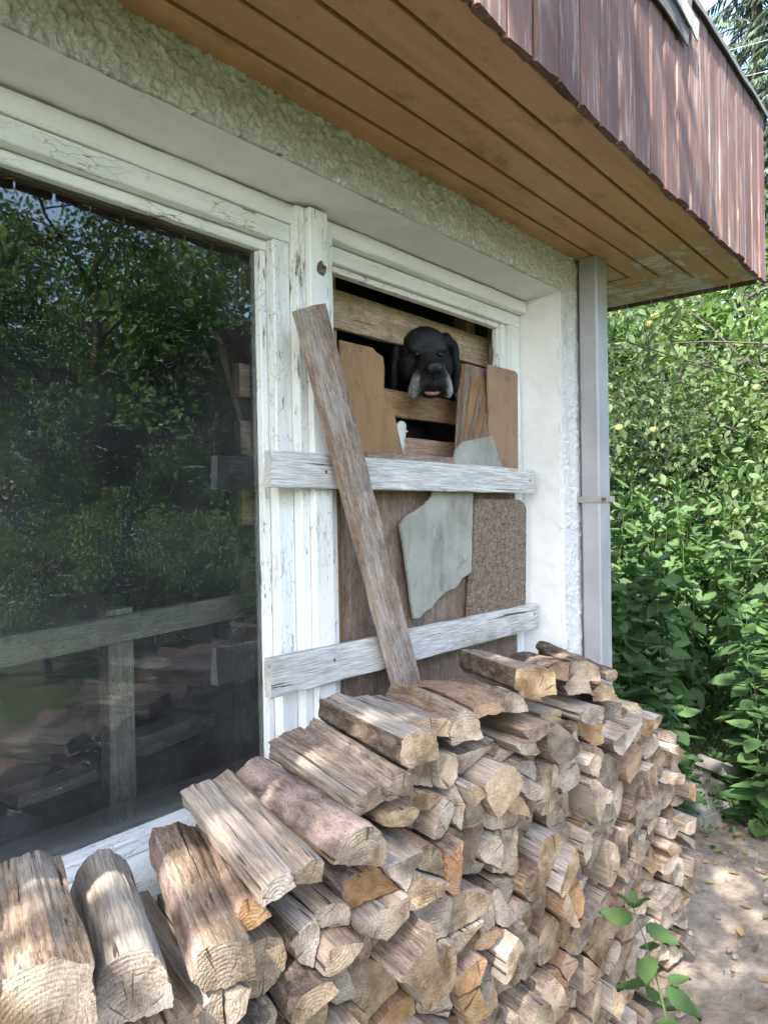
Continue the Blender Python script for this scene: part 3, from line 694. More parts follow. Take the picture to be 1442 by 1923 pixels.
tag(sheet('plywood_sheet', [Vector((1.405, 0, 0.846)), Vector((2.338, 0, 0.846)), Vector((2.338, 0, Py(900, 870, 0.15).z)), Vector((1.405, 0, Py(690, 866, 0.15).z + 0.004))], 0.146, 0.007, 'ply_v', None, 0.0008), 'large brown plywood sheet filling the lower half of the window', 'sheet')
tag(sheet('hardboard_strip', [Vector((1.380, 0, 0.846)), Vector((1.404, 0, 0.846)), Vector((1.404, 0, 1.70)), Vector((1.380, 0, 1.70))], 0.150, 0.004, 'hardboard', None, 0.0004), 'narrow ochre hardboard strip beside the painted window post', 'sheet')
pA = Py(680, 858, 0.14); pB = Py(856, 868, 0.14)
tag(bar('batten', (pA.x, 0.128, pA.z - 0.012), (pB.x, 0.128, pB.z - 0.012), (0, 0, 1), 0.05, 0.018, 'ply_x', None, 0.002, 14, 0.001), 'orange brown batten along the top of the level nailed board', 'batten')

# ------------------------------------------------------------------ slat barrier and pen rail in the room
sb = empty('slat_barrier', (1.8, 0.30, 0.8), 'brown slatted barrier inside the window, its board ends behind the big pane', 'barrier')
YS = 0.29
for (l1, l2) in (((470, 490), (470, 572)), ((470, 684), (470, 746)), ((470, 791), (470, 857)), ((470, 921), (470, 985)), ((470, 1050), (470, 1115))):
    z1, z0 = Py(*l1, YS).z, Py(*l2, YS).z
    xl = Py(452, 800, YS).x + random.uniform(-0.008, 0.008)
    bar('slat', (xl, YS + 0.011, (z0 + z1) / 2), (2.40, YS + 0.011, (z0 + z1) / 2 + random.uniform(-0.01, 0.01)), (0, 0, 1), z1 - z0, 0.022, 'slat', sb, 0.003, 30, 0.002)
for (l1, l2) in (((470, 684), (470, 746)), ((470, 791), (470, 857)), ((470, 921), (470, 985))):  # short boards added over the slats, their ends brightened by paler colour
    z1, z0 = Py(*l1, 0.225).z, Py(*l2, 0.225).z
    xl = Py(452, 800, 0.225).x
    bar('slat_end', (xl, 0.236, (z0 + z1) / 2), (1.37, 0.236, (z0 + z1) / 2), (0, 0, 1), z1 - z0, 0.02, 'slat_lit', sb, 0.003, 6, 0.001)
for xx in (1.55, 2.32):
    bar('post', (xx, YS + 0.052, 0.8), (xx, YS + 0.052, 2.25), (1, 0, 0), 0.06, 0.06, 'slat', sb, 0.003, 12, 0.001)
pn = empty('pen_fence', (0.9, 0.6, 0.8), 'pale wooden rail on posts seen through the big pane', 'fence')
YP = 0.38
a = Py(0, 1225, YP); b = Py(492, 1128, YP); dd = (b - a)
a2 = a - dd * 1.2; b2_ = b + dd * 0.12
bar('rail', (a2.x, YP, a2.z), (b2_.x, YP, b2_.z), (0, 0, 1), 0.062, 0.03, 'pen', pn, 0.003, 40, 0.0016)
for px, wpx in ((220, 52), (466, 52)):
    q = Py(px, 1200, YP + 0.035)
    zt = Py(px, 1142 if px < 300 else 1120, YP + 0.035).z
    bar('post', (q.x, YP + 0.041, 0.80), (q.x, YP + 0.041, zt), (1, 0, 0), 0.066, 0.05, 'pen', pn, 0.004, 16, 0.0014)
# clutter on the room floor seen dimly through the pane
random.seed(5)
for i, (px, py, L) in enumerate(((95, 1380, 0.22), (330, 1290, 0.3), (300, 1500, 0.2))):
    p = Py(px, py, 0.72); a = random.uniform(-0.4, 0.4)
    zc = max(p.z, 0.83)
    tag(bar('loose_plank', (p.x - L / 2, 0.72, 0.815 + i * 0.03), (p.x + L / 2, 0.72 + a * L, 0.815 + i * 0.03), (0, 1, 0), 0.09, 0.028, 'pen', None, 0.003, 8), ['short pale plank on the room floor left of the pen post', 'pale plank lying on the room floor between the pen posts', 'short plank under the pane on the room floor'][i], 'plank')

# ------------------------------------------------------------------ firewood
def chaikin(P, it=2):
    for _ in range(it):
        Q = []
        for i in range(len(P)):
            a, b = P[i], P[(i + 1) % len(P)]
            Q.append(a * 0.75 + b * 0.25); Q.append(a * 0.25 + b * 0.75)
        P = Q
    return P
def clip(P, p, n):            # keep (q - p).n <= 0 ; returns list of (pt, onclip flag)
    out = []; k = len(P)
    for i in range(k):
        a, b = P[i], P[(i + 1) % k]; da = (a - p).dot(n); db = (b - p).dot(n)
        if da <= 0: out.append(a)
        if (da < 0 < db) or (db < 0 < da): out.append(a + (b - a) * (da / (da - db)))
    return out
def polyarea(P): return 0.5 * sum(P[i].x * P[(i + 1) % len(P)].y - P[(i + 1) % len(P)].x * P[i].y for i in range(len(P)))
def centroid(P):
    A = polyarea(P)
    if abs(A) < 1e-9: return sum(P, Vector((0, 0))) / len(P)
    cx = cy = 0
    for i in range(len(P)):
        a, b = P[i], P[(i + 1) % len(P)]; w = a.x * b.y - b.x * a.y
        cx += (a.x + b.x) * w; cy += (a.y + b.y) * w
    return Vector((cx, cy)) / (6 * A)
def inset(P, d):
    if polyarea(P) < 0: P = list(reversed(P))
    Q = list(P)
    for i in range(len(P)):
        a, b = P[i], P[(i + 1) % len(P)]; e = b - a
        if e.length < 1e-6: continue
        n = Vector((e.y, -e.x)).normalized()
        Q = clip(Q, a - n * d, n)
        if len(Q) < 3: return []
    return Q
def resample(P, step):
    out = []
    for i in range(len(P)):
        a, b = P[i], P[(i + 1) % len(P)]; n = max(1, round((b - a).length / step))
        for j in range(n): out.append(a + (b - a) * j / n)
    return out

# outline in local (y, z) metres relative to the pith; barkfn(pt)->bool per edge; log runs along local x from 0 (front) to L
def log_mesh(P, L, barkfn, rough=1.0, rings=9, bow=0.0, step=0.0075):
    if polyarea(P) < 0: P = list(reversed(P))
    P = resample(P, step); k = len(P); sd_ = random.random() * 100
    c = centroid(P); bk = [barkfn(p) for p in P]
    V = []; Fc = []; fm = []
    ts = [0, 0.012] + [i / rings for i in range(1, rings)] + [0.988, 1.0]
    cut = (random.uniform(-0.10, 0.10), random.uniform(-0.10, 0.10))
    per = [0.0]
    for i in range(k - 1): per.append(per[-1] + (P[i + 1] - P[i]).length)
    for ti, t in enumerate(ts):
        x = t * L; tap = 1.0 - 0.05 * t
        for i, p in enumerate(P):
            d = (p - c); r = d.length or 1e-6; d = d / r
            s = per[i]
            if bk[i]: h = 0.0035 * mnoise.noise((x * 30, s * 55, sd_)) + 0.003 * mnoise.noise((x * 9, s * 16, sd_ + 4))
            else: h = 0.0022 * mnoise.noise((x * 5, s * 130, sd_)) + 0.003 * mnoise.noise((x * 4, s * 32, sd_ + 7)) + 0.003 * mnoise.noise((x * 11, s * 9, sd_ + 2))
            cv = mnoise.noise((x * 3.5, s * 75, sd_ + 11))
            if cv > 0.28 and not bk[i]: h -= 0.010 * (cv - 0.28)
            h *= rough * 1.35
            if ti in (0, len(ts) - 1): h -= 0.0012
            q = c + (p - c) * tap + d * min(h, 0.0035)
            xx = x
            if ti in (0, 1): xx += cut[0] * (p.x - c.x) + cut[1] * (p.y - c.y) + (0.0015 * mnoise.noise((p.x * 90, p.y * 90, sd_)) if ti == 0 else 0)
            V.append((xx, q.x, q.y + bow * math.sin(math.pi * t)))
    n = len(ts)
    for t in range(n - 1):
        for i in range(k):
            j = (i + 1) % k
            Fc.append((t * k + i, (t + 1) * k + i, (t + 1) * k + j, t * k + j)); fm.append(2 if (bk[i] and bk[j]) else 0)
    for end, sgn in ((0, 1), (n - 1, -1)):
        base = [end * k + i for i in range(k)]
        prev = base
        for sc in (0.72, 0.4):
            cur = []
            for i in range(k):
                p = c + (P[i] - c) * sc
                xx = (0 if end == 0 else L) + (cut[0] * (p.x - c.x) + cut[1] * (p.y - c.y) if end == 0 else 0) + 0.0022 * mnoise.noise((p.x * 80, p.y * 80, sd_ + end))
                V.append((xx, p.x, p.y)); cur.append(len(V) - 1)
            for i in range(k):
                j = (i + 1) % k
                f = (prev[i], prev[j], cur[j], cur[i]); Fc.append(f if end == 0 else tuple(reversed(f))); fm.append(1)
            prev = cur
        V.append(((0 if end == 0 else L), c.x, c.y)); m = len(V) - 1
        for i in range(k):
            j = (i + 1) % k
            f = (prev[i], prev[j], m); Fc.append(f if end == 0 else tuple(reversed(f))); fm.append(1)
    return mk('log', V, Fc, 30, fm)

def place_log(me, front, back, tone, barkm, roll=0.0, name='firewood_log'):
    # front: world point of the pith at the front end ; local x runs front->back
    x = (back - front).normalized(); z = Vector((0, 0, 1)); z = (z - x * z.dot(x)).normalized(); y = z.cross(x)
    mw = Matrix(((x.x, y.x, z.x, front.x), (x.y, y.y, z.y, front.y), (x.z, y.z, z.z, front.z), (0, 0, 0, 1))) @ Matrix.Rotation(roll, 4, 'X')
    return link(name, me, ['log_' + tone, 'end_' + tone, barkm], None, mw)

YF, YB = -0.37, -0.03
AX = Vector((0.27, 1.0, 0.0)).normalized()          # the logs lie raked against the wall
random.seed(21)
# ---- top pieces, each placed by its own two ends
def shape(kind, w, h):
    P = []
    if kind == 'half':
        for i in range(13): t = math.pi * i / 12; P.append(Vector((math.cos(t) * w / 2, math.sin(t) * h)))
        pith = Vector((0, 0)); fn = lambda p: p.y > h * 0.10
    elif kind == 'halfdown':
        for i in range(13): t = -math.pi * i / 12; P.append(Vector((math.cos(t) * w / 2, math.sin(t) * h)))
        pith = Vector((0, 0)); fn = lambda p: p.y < -h * 0.12
    elif kind == 'quarter':
        P.append(Vector((0, 0)))
        for i in range(8): t = math.pi / 2 * i / 7; P.append(Vector((math.cos(t) * w, math.sin(t) * h)))
        fn = lambda p: (p.x / w) ** 2 + (p.y / h) ** 2 > 0.9
    elif kind == 'wedge':
        P = [Vector((-w * 0.5, 0)), Vector((w * 0.42, -h * 0.08)), Vector((w * 0.5, h * 0.35)), Vector((w * 0.1, h)), Vector((-w * 0.32, h * 0.72))]
        fn = lambda p: False
    elif kind == 'slab':
        P = [Vector((-w * 0.5, 0.1 * h)), Vector((w * 0.48, 0)), Vector((w * 0.5, h * 0.8)), Vector((w * 0.1, h)), Vector((-w * 0.46, h * 0.92))]
        fn = lambda p: p.y < h * 0.12
    elif kind == 'block':
        P = [Vector((-w * 0.5, 0.0)), Vector((w * 0.3, -0.1 * h)), Vector((w * 0.5, h * 0.25)), Vector((w * 0.46, h * 0.9)), Vector((-w * 0.05, h * 1.0)), Vector((-w * 0.44, h * 0.8))]
        fn = lambda p: p.x > w * 0.40
    elif kind == 'round':
        for i in range(16): t = 2 * math.pi * i / 16; P.append(Vector((math.cos(t) * w / 2 * random.uniform(0.92, 1.05), math.sin(t) * h / 2 * random.uniform(0.92, 1.05))))
        fn = lambda p: True
    return P, fn
heroes = [
 # kind, front px, back px, w, h, roll, tone, bark, yf, yb, label
 ('block', (92, 1885), (50, 1655), 0.108, 0.085, 0.05, 'tan', 'bark_dark', -0.36, -0.035, 'thick brown split log with knot twigs, end of the row under the big pane'),
 ('halfround', (247, 1862), (190, 1650), 0.105, 0.088, 0.0, 'grey', 'bark_dark', -0.36, -0.035, 'smooth greyish half-round log with cracked end, second on top of the row'),
 ('block', (422, 1815), (325, 1580), 0.092, 0.066, 0.1, 'tan', 'bark_pink', -0.37, -0.035, 'sunlit tan split log with bark along one side on top of the pile'),
 ('wedge', (470, 1720), (385, 1560), 0.06, 0.05, -0.2, 'orange', 'bark_dark', -0.33, -0.035, 'orange brown split log wedged between sunlit log and narrow pale ones'),
 ('slab', (522, 1668), (370, 1487), 0.062, 0.036, -0.12, 'grey', 'bark_pink', -0.37, -0.035, 'narrow pale grey split log with flaking bark spots'),
 ('wedge', (582, 1640), (424, 1468), 0.062, 0.044, 0.3, 'grey', 'bark_dark', -0.37, -0.035, 'narrow log with cracked brown bark strip beside narrow pale grey log'),
 ('half', (684, 1595), (482, 1455), 0.115, 0.066, 0.35, 'tan', 'bark_pink', -0.38, -0.04, 'thick pinkish bark-covered log with a knot at its sawn end'),
 ('slab', (700, 1500), (535, 1392), 0.09, 0.045, -0.15, 'tan', 'bark_dark', -0.34, -0.04, 'grey brown split log lying behind the pinkish bark log'),
 ('wedge', (752, 1478), (590, 1372), 0.07, 0.05, 0.1, 'grey', 'bark_dark', -0.37, -0.04, 'long grey brown log with dark underside'),
 ('block', (788, 1408), (630, 1330), 0.10, 0.062, 0.0, 'tan', 'bark_dark', -0.35, -0.035, 'broad clean tan split log on top below the leaning board'),
 ('slab', (812, 1368), (690, 1318), 0.085, 0.04, 0.15, 'tan', 'bark_dark', -0.32, -0.035, 'pale tan split log behind the broad clean one'),
 ('wedge', (876, 1370), (742, 1312), 0.085, 0.066, 0.0, 'tan', 'bark_dark', -0.36, -0.035, 'triangular fresh tan log in front of the orange curved one'),
 ('slab', (918, 1332), (790, 1290), 0.085, 0.030, -0.05, 'orange', 'bark_dark', -0.35, -0.035, 'thin curved orange log with bark flakes at foot of leaning board'),
 ('wedge', (962, 1322), (862, 1282), 0.075, 0.045, 0.1, 'grey', 'bark_dark', -0.36, -0.035, 'dark grey brown bark-edged log below the large orange tan log'),
 ('block', (1005, 1282), (890, 1240), 0.105, 0.066, 0.06, 'tan', 'bark_dark', -0.37, -0.04, 'large clean orange tan split log topping the pile'),
 ('quarter', (1048, 1262), (975, 1238), 0.07, 0.05, 0.2, 'orange', 'bark_dark', -0.34, -0.035, 'small reddish log behind the large orange tan one'),
 ('wedge', (1085, 1290), (1020, 1262), 0.075, 0.05, 0.0, 'grey', 'bark_dark', -0.37, -0.035, 'grey log under the dark bark-covered rod'),
 ('block', (1098, 1262), (1030, 1236), 0.085, 0.05, 0.1, 'tan', 'bark_dark', -0.35, -0.035, 'tan split log directly beneath the dark round rod'),
 ('wedge', (1135, 1302), (1075, 1270), 0.08, 0.05, 0.0, 'tan', 'bark_dark', -0.36, -0.04, 'short tan log below the rod where the pile starts to drop'),
 ('round', (1148, 1268), (1015, 1212), 0.042, 0.036, 0.0, 'grey', 'bark_dark', -0.36, -0.03, 'dark bark-covered round rod, highest on the far end of the pile'),
]
env = []
for (kind, fp, bp, w, h, roll, tone, bm_, yf, yb, label) in heroes:
    A = Py(*fp, yf); B = Py(*bp, yb)
    P, fn = shape('half' if kind == 'halfround' else kind, w, h)
    if kind == 'halfround': fn = lambda p: False
    rc, rs = math.cos(roll), math.sin(roll)
    c = centroid(P)
    # rotate the outline itself about its centroid (roll), keep pith = local origin
    Pn = [c + Vector(((p - c).x * rc - (p - c).y * rs, (p - c).x * rs + (p - c).y * rc)) for p in P]
    inv = {i: None for i in ()}
    def fn2(p, fn=fn, c=c): d = p - c; return fn(c + Vector((d.x * rc + d.y * rs, -d.x * rs + d.y * rc)))
    L = (B - A).length
    me = log_mesh(Pn, L, fn2, 1.0, 14, 0.012 if 'curved' in label else 0.0, 0.0042)
    x = (B - A).normalized(); z = Vector((0, 0, 1)); z = (z - x * z.dot(x)).normalized(); y = z.cross(x)
    off = y * c.x + z * c.y
    o = place_log(me, A - off, B - off, tone, bm_)
    tag(o, label, 'log', 'logs on top of the woodpile')
    lo = min(p.y for p in Pn) - c.y; hw = (max(p.x for p in Pn) - min(p.x for p in Pn)) / 2
    for t in (0.0, 0.25, 0.5, 0.75, 1.0):
        q = A + (B - A) * t
        env.append((q.x - (q.y - YF) * AX.x / AX.y, hw, q.z + lo))
def top(u):
    best = None
    for (c, hw, z) in env:
        if abs(u - c) < hw * 0.95: best = z if best is None else min(best, z)
    return best
man = [(1.62, 1.08), (1.80, 1.10), (1.95, 1.09), (2.06, 1.055), (2.18, 0.995), (2.30, 0.90), (2.42, 0.80), (2.50, 0.72), (2.62, 0.66)]
def profile(u):
    if u > 1.66:
        for (a, za), (b, zb_) in zip(man, man[1:]):
            if a <= u <= b: z = za + (zb_ - za) * (u - a) / (b - a); break
        else: z = 0.6
        t = top(u)
        return min(z, t) if t is not None else z
    t = top(u)
    if t is not None: return t
    for k in range(1, 60):
        for s in (-1, 1):
            t = top(u + s * 0.01 * k)
            if t is not None: return t
    return 0.85
UL, UR = 0.02, 2.53
random.seed(33)
seeds = []
sp = 0.104; row = 0; zz = 0.05
while zz < 1.2:
    xx = UL + 0.03 + (sp / 2 if row % 2 else 0)
    while xx < UR + 0.05:
        seeds.append(Vector((xx + random.uniform(-0.036, 0.036), zz + random.uniform(-0.032, 0.032)))); xx += sp
    zz += sp * 0.86; row += 1
tones = ['tan'] * 10 + ['grey'] * 8 + ['orange'] * 2
adj = {'tan': 'tan brown', 'grey': 'silvery grey', 'orange': 'reddish orange'}
rest = []
nlog = 0
for s in seeds:
    if s.y > profile(min(max(s.x, UL), UR)) + 0.02: continue
    P = [s + Vector((a, b)) for a, b in ((-0.13, -0.13), (0.13, -0.13), (0.13, 0.13), (-0.13, 0.13))]
    for t in seeds:
        if t is s or (t - s).length > 0.3: continue
        n = (t - s).normalized(); P = clip(P, (s + t) / 2, n)
        if len(P) < 3: break
    if len(P) < 3: continue
    # pile outline
    ztop = min(profile(min(max(p.x, UL), UR)) for p in resample(P, 0.02)) - 0.002
    P = clip(P, Vector((0, ztop)), Vector((0, 1))) if len(P) > 2 else P
    if len(P) > 2: P = clip(P, Vector((0, 0.002)), Vector((0, -1)))
    if len(P) > 2: P = clip(P, Vector((UR + 0.03 * mnoise.noise((s.y * 9, 0, 0)), 0)), Vector((1, 0)))
    if len(P) > 2: P = clip(P, Vector((UL, 0)), Vector((-1, 0)))
    if len(P) < 3 or abs(polyarea(P)) < 0.0008: continue
    raw = inset(P, 0.0028)
    if len(raw) < 3: continue
    rr = random.random(); rnd = chaikin(raw, 2) if rr < 0.4 else chaikin(raw, 1) if rr < 0.7 else raw
    A = abs(polyarea(raw))
    k = 1 if A < 0.0042 else random.choice((1, 2, 2, 2, 2, 3, 3)) if A < 0.011 else random.choice((2, 3, 3, 4))
    c = centroid(raw); pith = c + Vector((random.uniform(-0.012, 0.012), random.uniform(-0.012, 0.012)))
    pieces = []
    if k == 1:
        pieces = [rnd]
        if random.random() < 0.5: pith = c + Vector((random.uniform(-0.06, 0.06), random.uniform(-0.06, 0.06)))
    elif k == 2:
        t = random.uniform(0, math.pi); n = Vector((math.cos(t), math.sin(t)))
        pieces = [clip(rnd, pith - n * 0.0018, n), clip(rnd, pith + n * 0.0018, -n)]
    else:
        t0 = random.uniform(0, 6.28); cuts = sorted([t0 + 2 * math.pi * (i + random.uniform(-0.18, 0.18)) / k for i in range(k)])
        for i in range(k):
            a0, a1 = cuts[i], cuts[(i + 1) % k] + (2 * math.pi if i == k - 1 else 0)
            if a1 - a0 > math.pi * 0.98: a1 = a0 + math.pi * 0.98
            n0 = Vector((math.sin(a0), -math.cos(a0))); n1 = Vector((-math.sin(a1), math.cos(a1)))
            q = clip(rnd, pith - n0 * 0.0018, n0)
            if len(q) > 2: q = clip(q, pith - n1 * 0.0018, n1)
            pieces.append(q)
    tone0 = random.choice(tones)
    for q in pieces:
        if len(q) < 3 or abs(polyarea(q)) < 0.0007: continue
        q = [p for i, p in enumerate(q) if (p - q[i - 1]).length > 0.0012]
        if len(q) < 3: continue
        tone = tone0 if random.random() < 0.6 else random.choice(tones)
        hasb = random.random() < 0.42
        R = max((p - pith).length for p in q)
        fn = (lambda p, R=R, pith=pith: (p).length > R * 0.80) if hasb else (lambda p: False)
        Pn = [p - pith for p in q]
        Pn = [Vector((-p.x, p.y)) for p in Pn]       # local y points to -x of the wall when looking along +y
        yf = YF + max(-0.055, min(0.06, random.gauss(0, 0.033)))
        yb = YB - random.uniform(0.0, 0.03)
        f3 = Vector((pith.x, YF, pith.y)); ax = (AX + Vector((random.gauss(0, 0.014), 0, random.gauss(0, 0.010)))).normalized()
        if c.x + 0.10 + 0.05 > 2.50: yb = -0.115
        front = f3 + ax * ((yf - YF) / ax.y); back = f3 + ax * ((yb - YF) / ax.y)
        me = log_mesh(Pn, (back - front).length, fn, 0.9, 6, 0.0, 0.009)
        bmk = random.choice(('bark_dark', 'bark_dark', 'bark_pink'))
        vx, vy, vz = (lambda p: ((p - CAM).dot(_r) / (p - CAM).dot(_f), -(p - CAM).dot(_u) / (p - CAM).dot(_f), 0))(Vector((c.x, yf, c.y)))
        px_, py_ = IW / 2 + F_PX * vx, IH / 2 + F_PX * vy
        if px_ < -60 or py_ > IH + 70:
            x = (back - front).normalized(); z = Vector((0, 0, 1)); z = (z - x * z.dot(x)).normalized(); y = z.cross(x)
            rest.append((me, Matrix(((x.x, y.x, z.x, front.x), (x.y, y.y, z.y, front.y), (x.z, y.z, z.z, front.z), (0, 0, 0, 1))), tone)); continue
        o = place_log(me, front, back, tone, bmk)
        shp = 'round' if k == 1 else 'half-round' if k == 2 else 'wedge-shaped'
        sz_ = 'small ' if abs(polyarea(q)) < 0.0032 else 'large ' if abs(polyarea(q)) > 0.0068 else ''
        lab = '%s%s %s log %s in the firewood stack, sawn end showing' % (sz_, adj[tone], shp, 'with bark' if hasb else 'without bark')
        tag(o, lab, 'log', lab.split(' log')[0] + (' barked' if hasb else '') + ' logs in the stack'); nlog += 1
# the part of the stack below the picture: one joined object
ti = {'tan': 0, 'grey': 2, 'orange': 4}; bmj = bmesh.new()
for me, mw, tone in rest:
    n0 = len(bmj.faces); bmj.from_mesh(me); bmj.faces.ensure_lookup_table()
    fs = bmj.faces[n0:]
    for f in fs: f.material_index = ti[tone] + (1 if f.material_index == 1 else 0)
    bmesh.ops.transform(bmj, matrix=mw, verts=list({v for f in fs for v in f.verts})); bpy.data.meshes.remove(me)
mej = bpy.data.meshes.new('firewood'); bmj.to_mesh(mej); bmj.free()
tag(link('firewood', mej, ['log_tan', 'end_tan', 'log_grey', 'end_grey', 'log_orange', 'end_orange']), 'lower part of the stacked firewood near the ground', 'firewood', kind='stuff')
print('LOGS', nlog, 'heroes', len(heroes), 'rest', len(rest))
rng = np.random.default_rng(4)
def unit(v): return v / np.maximum(np.linalg.norm(v, axis=-1, keepdims=True), 1e-9)
LEAF8 = (np.array([(0, 0, 0), (1, 0, -0.10), (0.28, 0.24, 0.05), (0.62, 0.21, 0.04), (0.28, -0.24, 0.05), (0.62, -0.21, 0.04), (0.36, 0, 0.0), (0.70, 0, -0.03)], float),
         [(0, 6, 2), (6, 7, 3, 2), (7, 1, 3), (0, 4, 6), (6, 4, 5, 7), (7, 5, 1)])
LEAF4 = (np.array([(0, 0, 0), (0.45, 0.30, 0.08), (1, 0, -0.05), (0.45, -0.30, 0.08)], float), [(0, 1, 2), (0, 2, 3)])
def leaves(name, pos, dirs, ups, size, tmpl=LEAF4):
    T, F = tmpl; n = len(pos); k = len(T)
    d = unit(dirs); s = unit(np.cross(ups, d)); u = np.cross(d, s)
    sz = np.asarray(size).reshape(-1, 1, 1) if np.ndim(size) else size
    P = pos[:, None, :] + sz * (T[None, :, 0, None] * d[:, None, :] + T[None, :, 1, None] * s[:, None, :] + T[None, :, 2, None] * u[:, None, :])
    me = bpy.data.meshes.new(name)
    lens = np.array([len(f) for f in F]); fl = np.concatenate([np.array(f) for f in F])
    idx = (np.arange(n)[:, None] * k + fl[None, :]).ravel().astype(np.int32)
    lt = np.tile(lens, n).astype(np.int32); ls = np.concatenate([[0], np.cumsum(lt)[:-1]]).astype(np.int32)
    me.vertices.add(n * k); me.vertices.foreach_set('co', P.astype(np.float32).ravel())
    me.loops.add(len(idx)); me.loops.foreach_set('vertex_index', idx)
    me.polygons.add(len(lt)); me.polygons.foreach_set('loop_start', ls); me.polygons.foreach_set('loop_total', lt)
    me.update(calc_edges=True); return me


# ------------------------------------------------------------------ dog
def blob_mesh(name, ells, voxel, smooth):
    bm = bmesh.new()
    for (c, r, rot) in ells:
        mat = Matrix.Translation(c) @ (rot.to_4x4() if rot is not None else Matrix.Identity(4)) @ Matrix.Diagonal((*r, 1))
        bmesh.ops.create_icosphere(bm, subdivisions=3, radius=1.0, matrix=mat)
    me = bpy.data.meshes.new(name); bm.to_mesh(me); bm.free()
    o = bpy.data.objects.new('tmp', me); COL.objects.link(o)
    r = o.modifiers.new('r', 'REMESH'); r.mode = 'VOXEL'; r.voxel_size = voxel
    s = o.modifiers.new('s', 'SMOOTH'); s.factor = 0.5; s.iterations = smooth
    dg = bpy.context.evaluated_depsgraph_get(); dg.update()
    out = bpy.data.meshes.new_from_object(o.evaluated_get(dg)); out.name = name
    bpy.data.objects.remove(o); bpy.data.meshes.remove(me)
    out.polygons.foreach_set('use_smooth', [True] * len(out.polygons)); return out
def chain(pts, rads, n=7):
    res = []
    for (a, b, ra, rb) in zip(pts, pts[1:], rads, rads[1:]):
        a = Vector(a); b = Vector(b)
        for i in range(n): t = i / (n - 1); r = ra + (rb - ra) * t; res.append((a + (b - a) * t, (r, r, r), None))
    return res
def fur_mat():
    n = N('dog_fur'); v = n.obj
    x, y, z = n.sep(v)         # head frame: x side, y forward, z up
    f = n.noise(n.map(v, (60, 40, 60)), 1.0, 6, 0.7)
    base = n.ramp(f, [(0.3, (0.008, 0.008, 0.010)), (0.7, (0.022, 0.022, 0.027))])
    # greying flews: low, forward, to the sides of the mouth
    ax_ = n.math('ABSOLUTE', x)
    m = n.math('MULTIPLY', n.ramp(n.math('ADD', y, n.math('MULTIPLY', f, 0.05)), [(0.16, 0.0), (0.20, 1.0)]), n.ramp(n.math('ADD', ax_, n.math('MULTIPLY', f, 0.03)), [(0.054, 0.0), (0.070, 1.0)]))
    m = n.math('MULTIPLY', m, n.ramp(n.math('ADD', n.math('MULTIPLY', z, -1.0), n.math('MULTIPLY', f, 0.03)), [(0.040, 0.0), (0.060, 1.0)]))
    m = n.math('MULTIPLY', m, n.ramp(n.noise(n.map(v, (150, 60, 30)), 1.0, 4, 0.7), [(0.35, 0.25), (0.6, 1.0)]))
    col = n.mix(n.math('MULTIPLY', m, 0.85), base, (0.66, 0.66, 0.66))
    br = n.math('MULTIPLY', n.ramp(y, [(0.05, 0.0), (0.1, 1.0)]), n.ramp(z, [(0.0, 0.0), (0.03, 1.0)]))
    col = n.mix(n.math('MULTIPLY', br, 0.25), col, (0.09, 0.09, 0.10))
    return n.done(col, 0.68, n.bump(f, 0.45, 0.004), 0.18)
M['fur'] = fur_mat()
M['nose'] = plain('nose', (0.004, 0.004, 0.004), (0.009, 0.009, 0.009), 40, 0.4, 0.4, 240, 0.25)
M['lip'] = plain('lip', (0.20, 0.085, 0.08), (0.40, 0.21, 0.19), 90, 0.5, 0.3, 150, 0.3)
M['eye'] = plain('eye', (0.008, 0.006, 0.005), (0.016, 0.011, 0.009), 30, 0.12, 0.0, 60, 0.45)
HC = Py(797, 666, 0.262)                       # middle of the skull
tocam = (CAM - HC); yawd = math.atan2(tocam.x, -tocam.y)       # angle from -y
yawd *= 0.86                                    # looks a little past the camera
fw = Vector((math.sin(yawd), -math.cos(yawd), -0.30)).normalized()
sd2 = fw.cross(Vector((0, 0, 1))).normalized()              # dog's right hand side... screen left/right
upv = sd2.cross(fw)
HM = Matrix(((sd2.x, fw.x, upv.x, HC.x), (sd2.y, fw.y, upv.y, HC.y), (sd2.z, fw.z, upv.z, HC.z), (0, 0, 0, 1))) @ Matrix.Diagonal((1.05, 1.03, 1.0, 1))
HI = HM.inverted()
def L_(w): return HI @ Vector(w)
E = lambda c, r, rot=None: (Vector(c), r, rot)
ells = [E((0, 0.0, 0.012), (0.080, 0.095, 0.082)), E((0, 0.045, 0.045), (0.062, 0.055, 0.045)),
        E((0.034, 0.078, 0.030), (0.026, 0.026, 0.020)), E((-0.034, 0.078, 0.030), (0.026, 0.026, 0.020)),
        E((0.052, 0.03, -0.035), (0.036, 0.06, 0.055)), E((-0.052, 0.03, -0.035), (0.036, 0.06, 0.055)),
        E((0, 0.125, -0.022), (0.040, 0.095, 0.040)), E((0, 0.17, -0.035), (0.046, 0.065, 0.040)),
        E((0.036, 0.170, -0.068), (0.024, 0.056, 0.050), Matrix.Rotation(-0.30, 3, 'Y')), E((-0.036, 0.170, -0.068), (0.024, 0.056, 0.050), Matrix.Rotation(0.30, 3, 'Y')),
        E((0.054, 0.160, -0.098), (0.014, 0.042, 0.024)), E((-0.054, 0.160, -0.098), (0.014, 0.042, 0.024)),
        E((0, 0.135, -0.102), (0.036, 0.075, 0.022)), E((0, 0.215, -0.028), (0.034, 0.022, 0.028)), E((0, 0.185, -0.060), (0.034, 0.048, 0.034))]
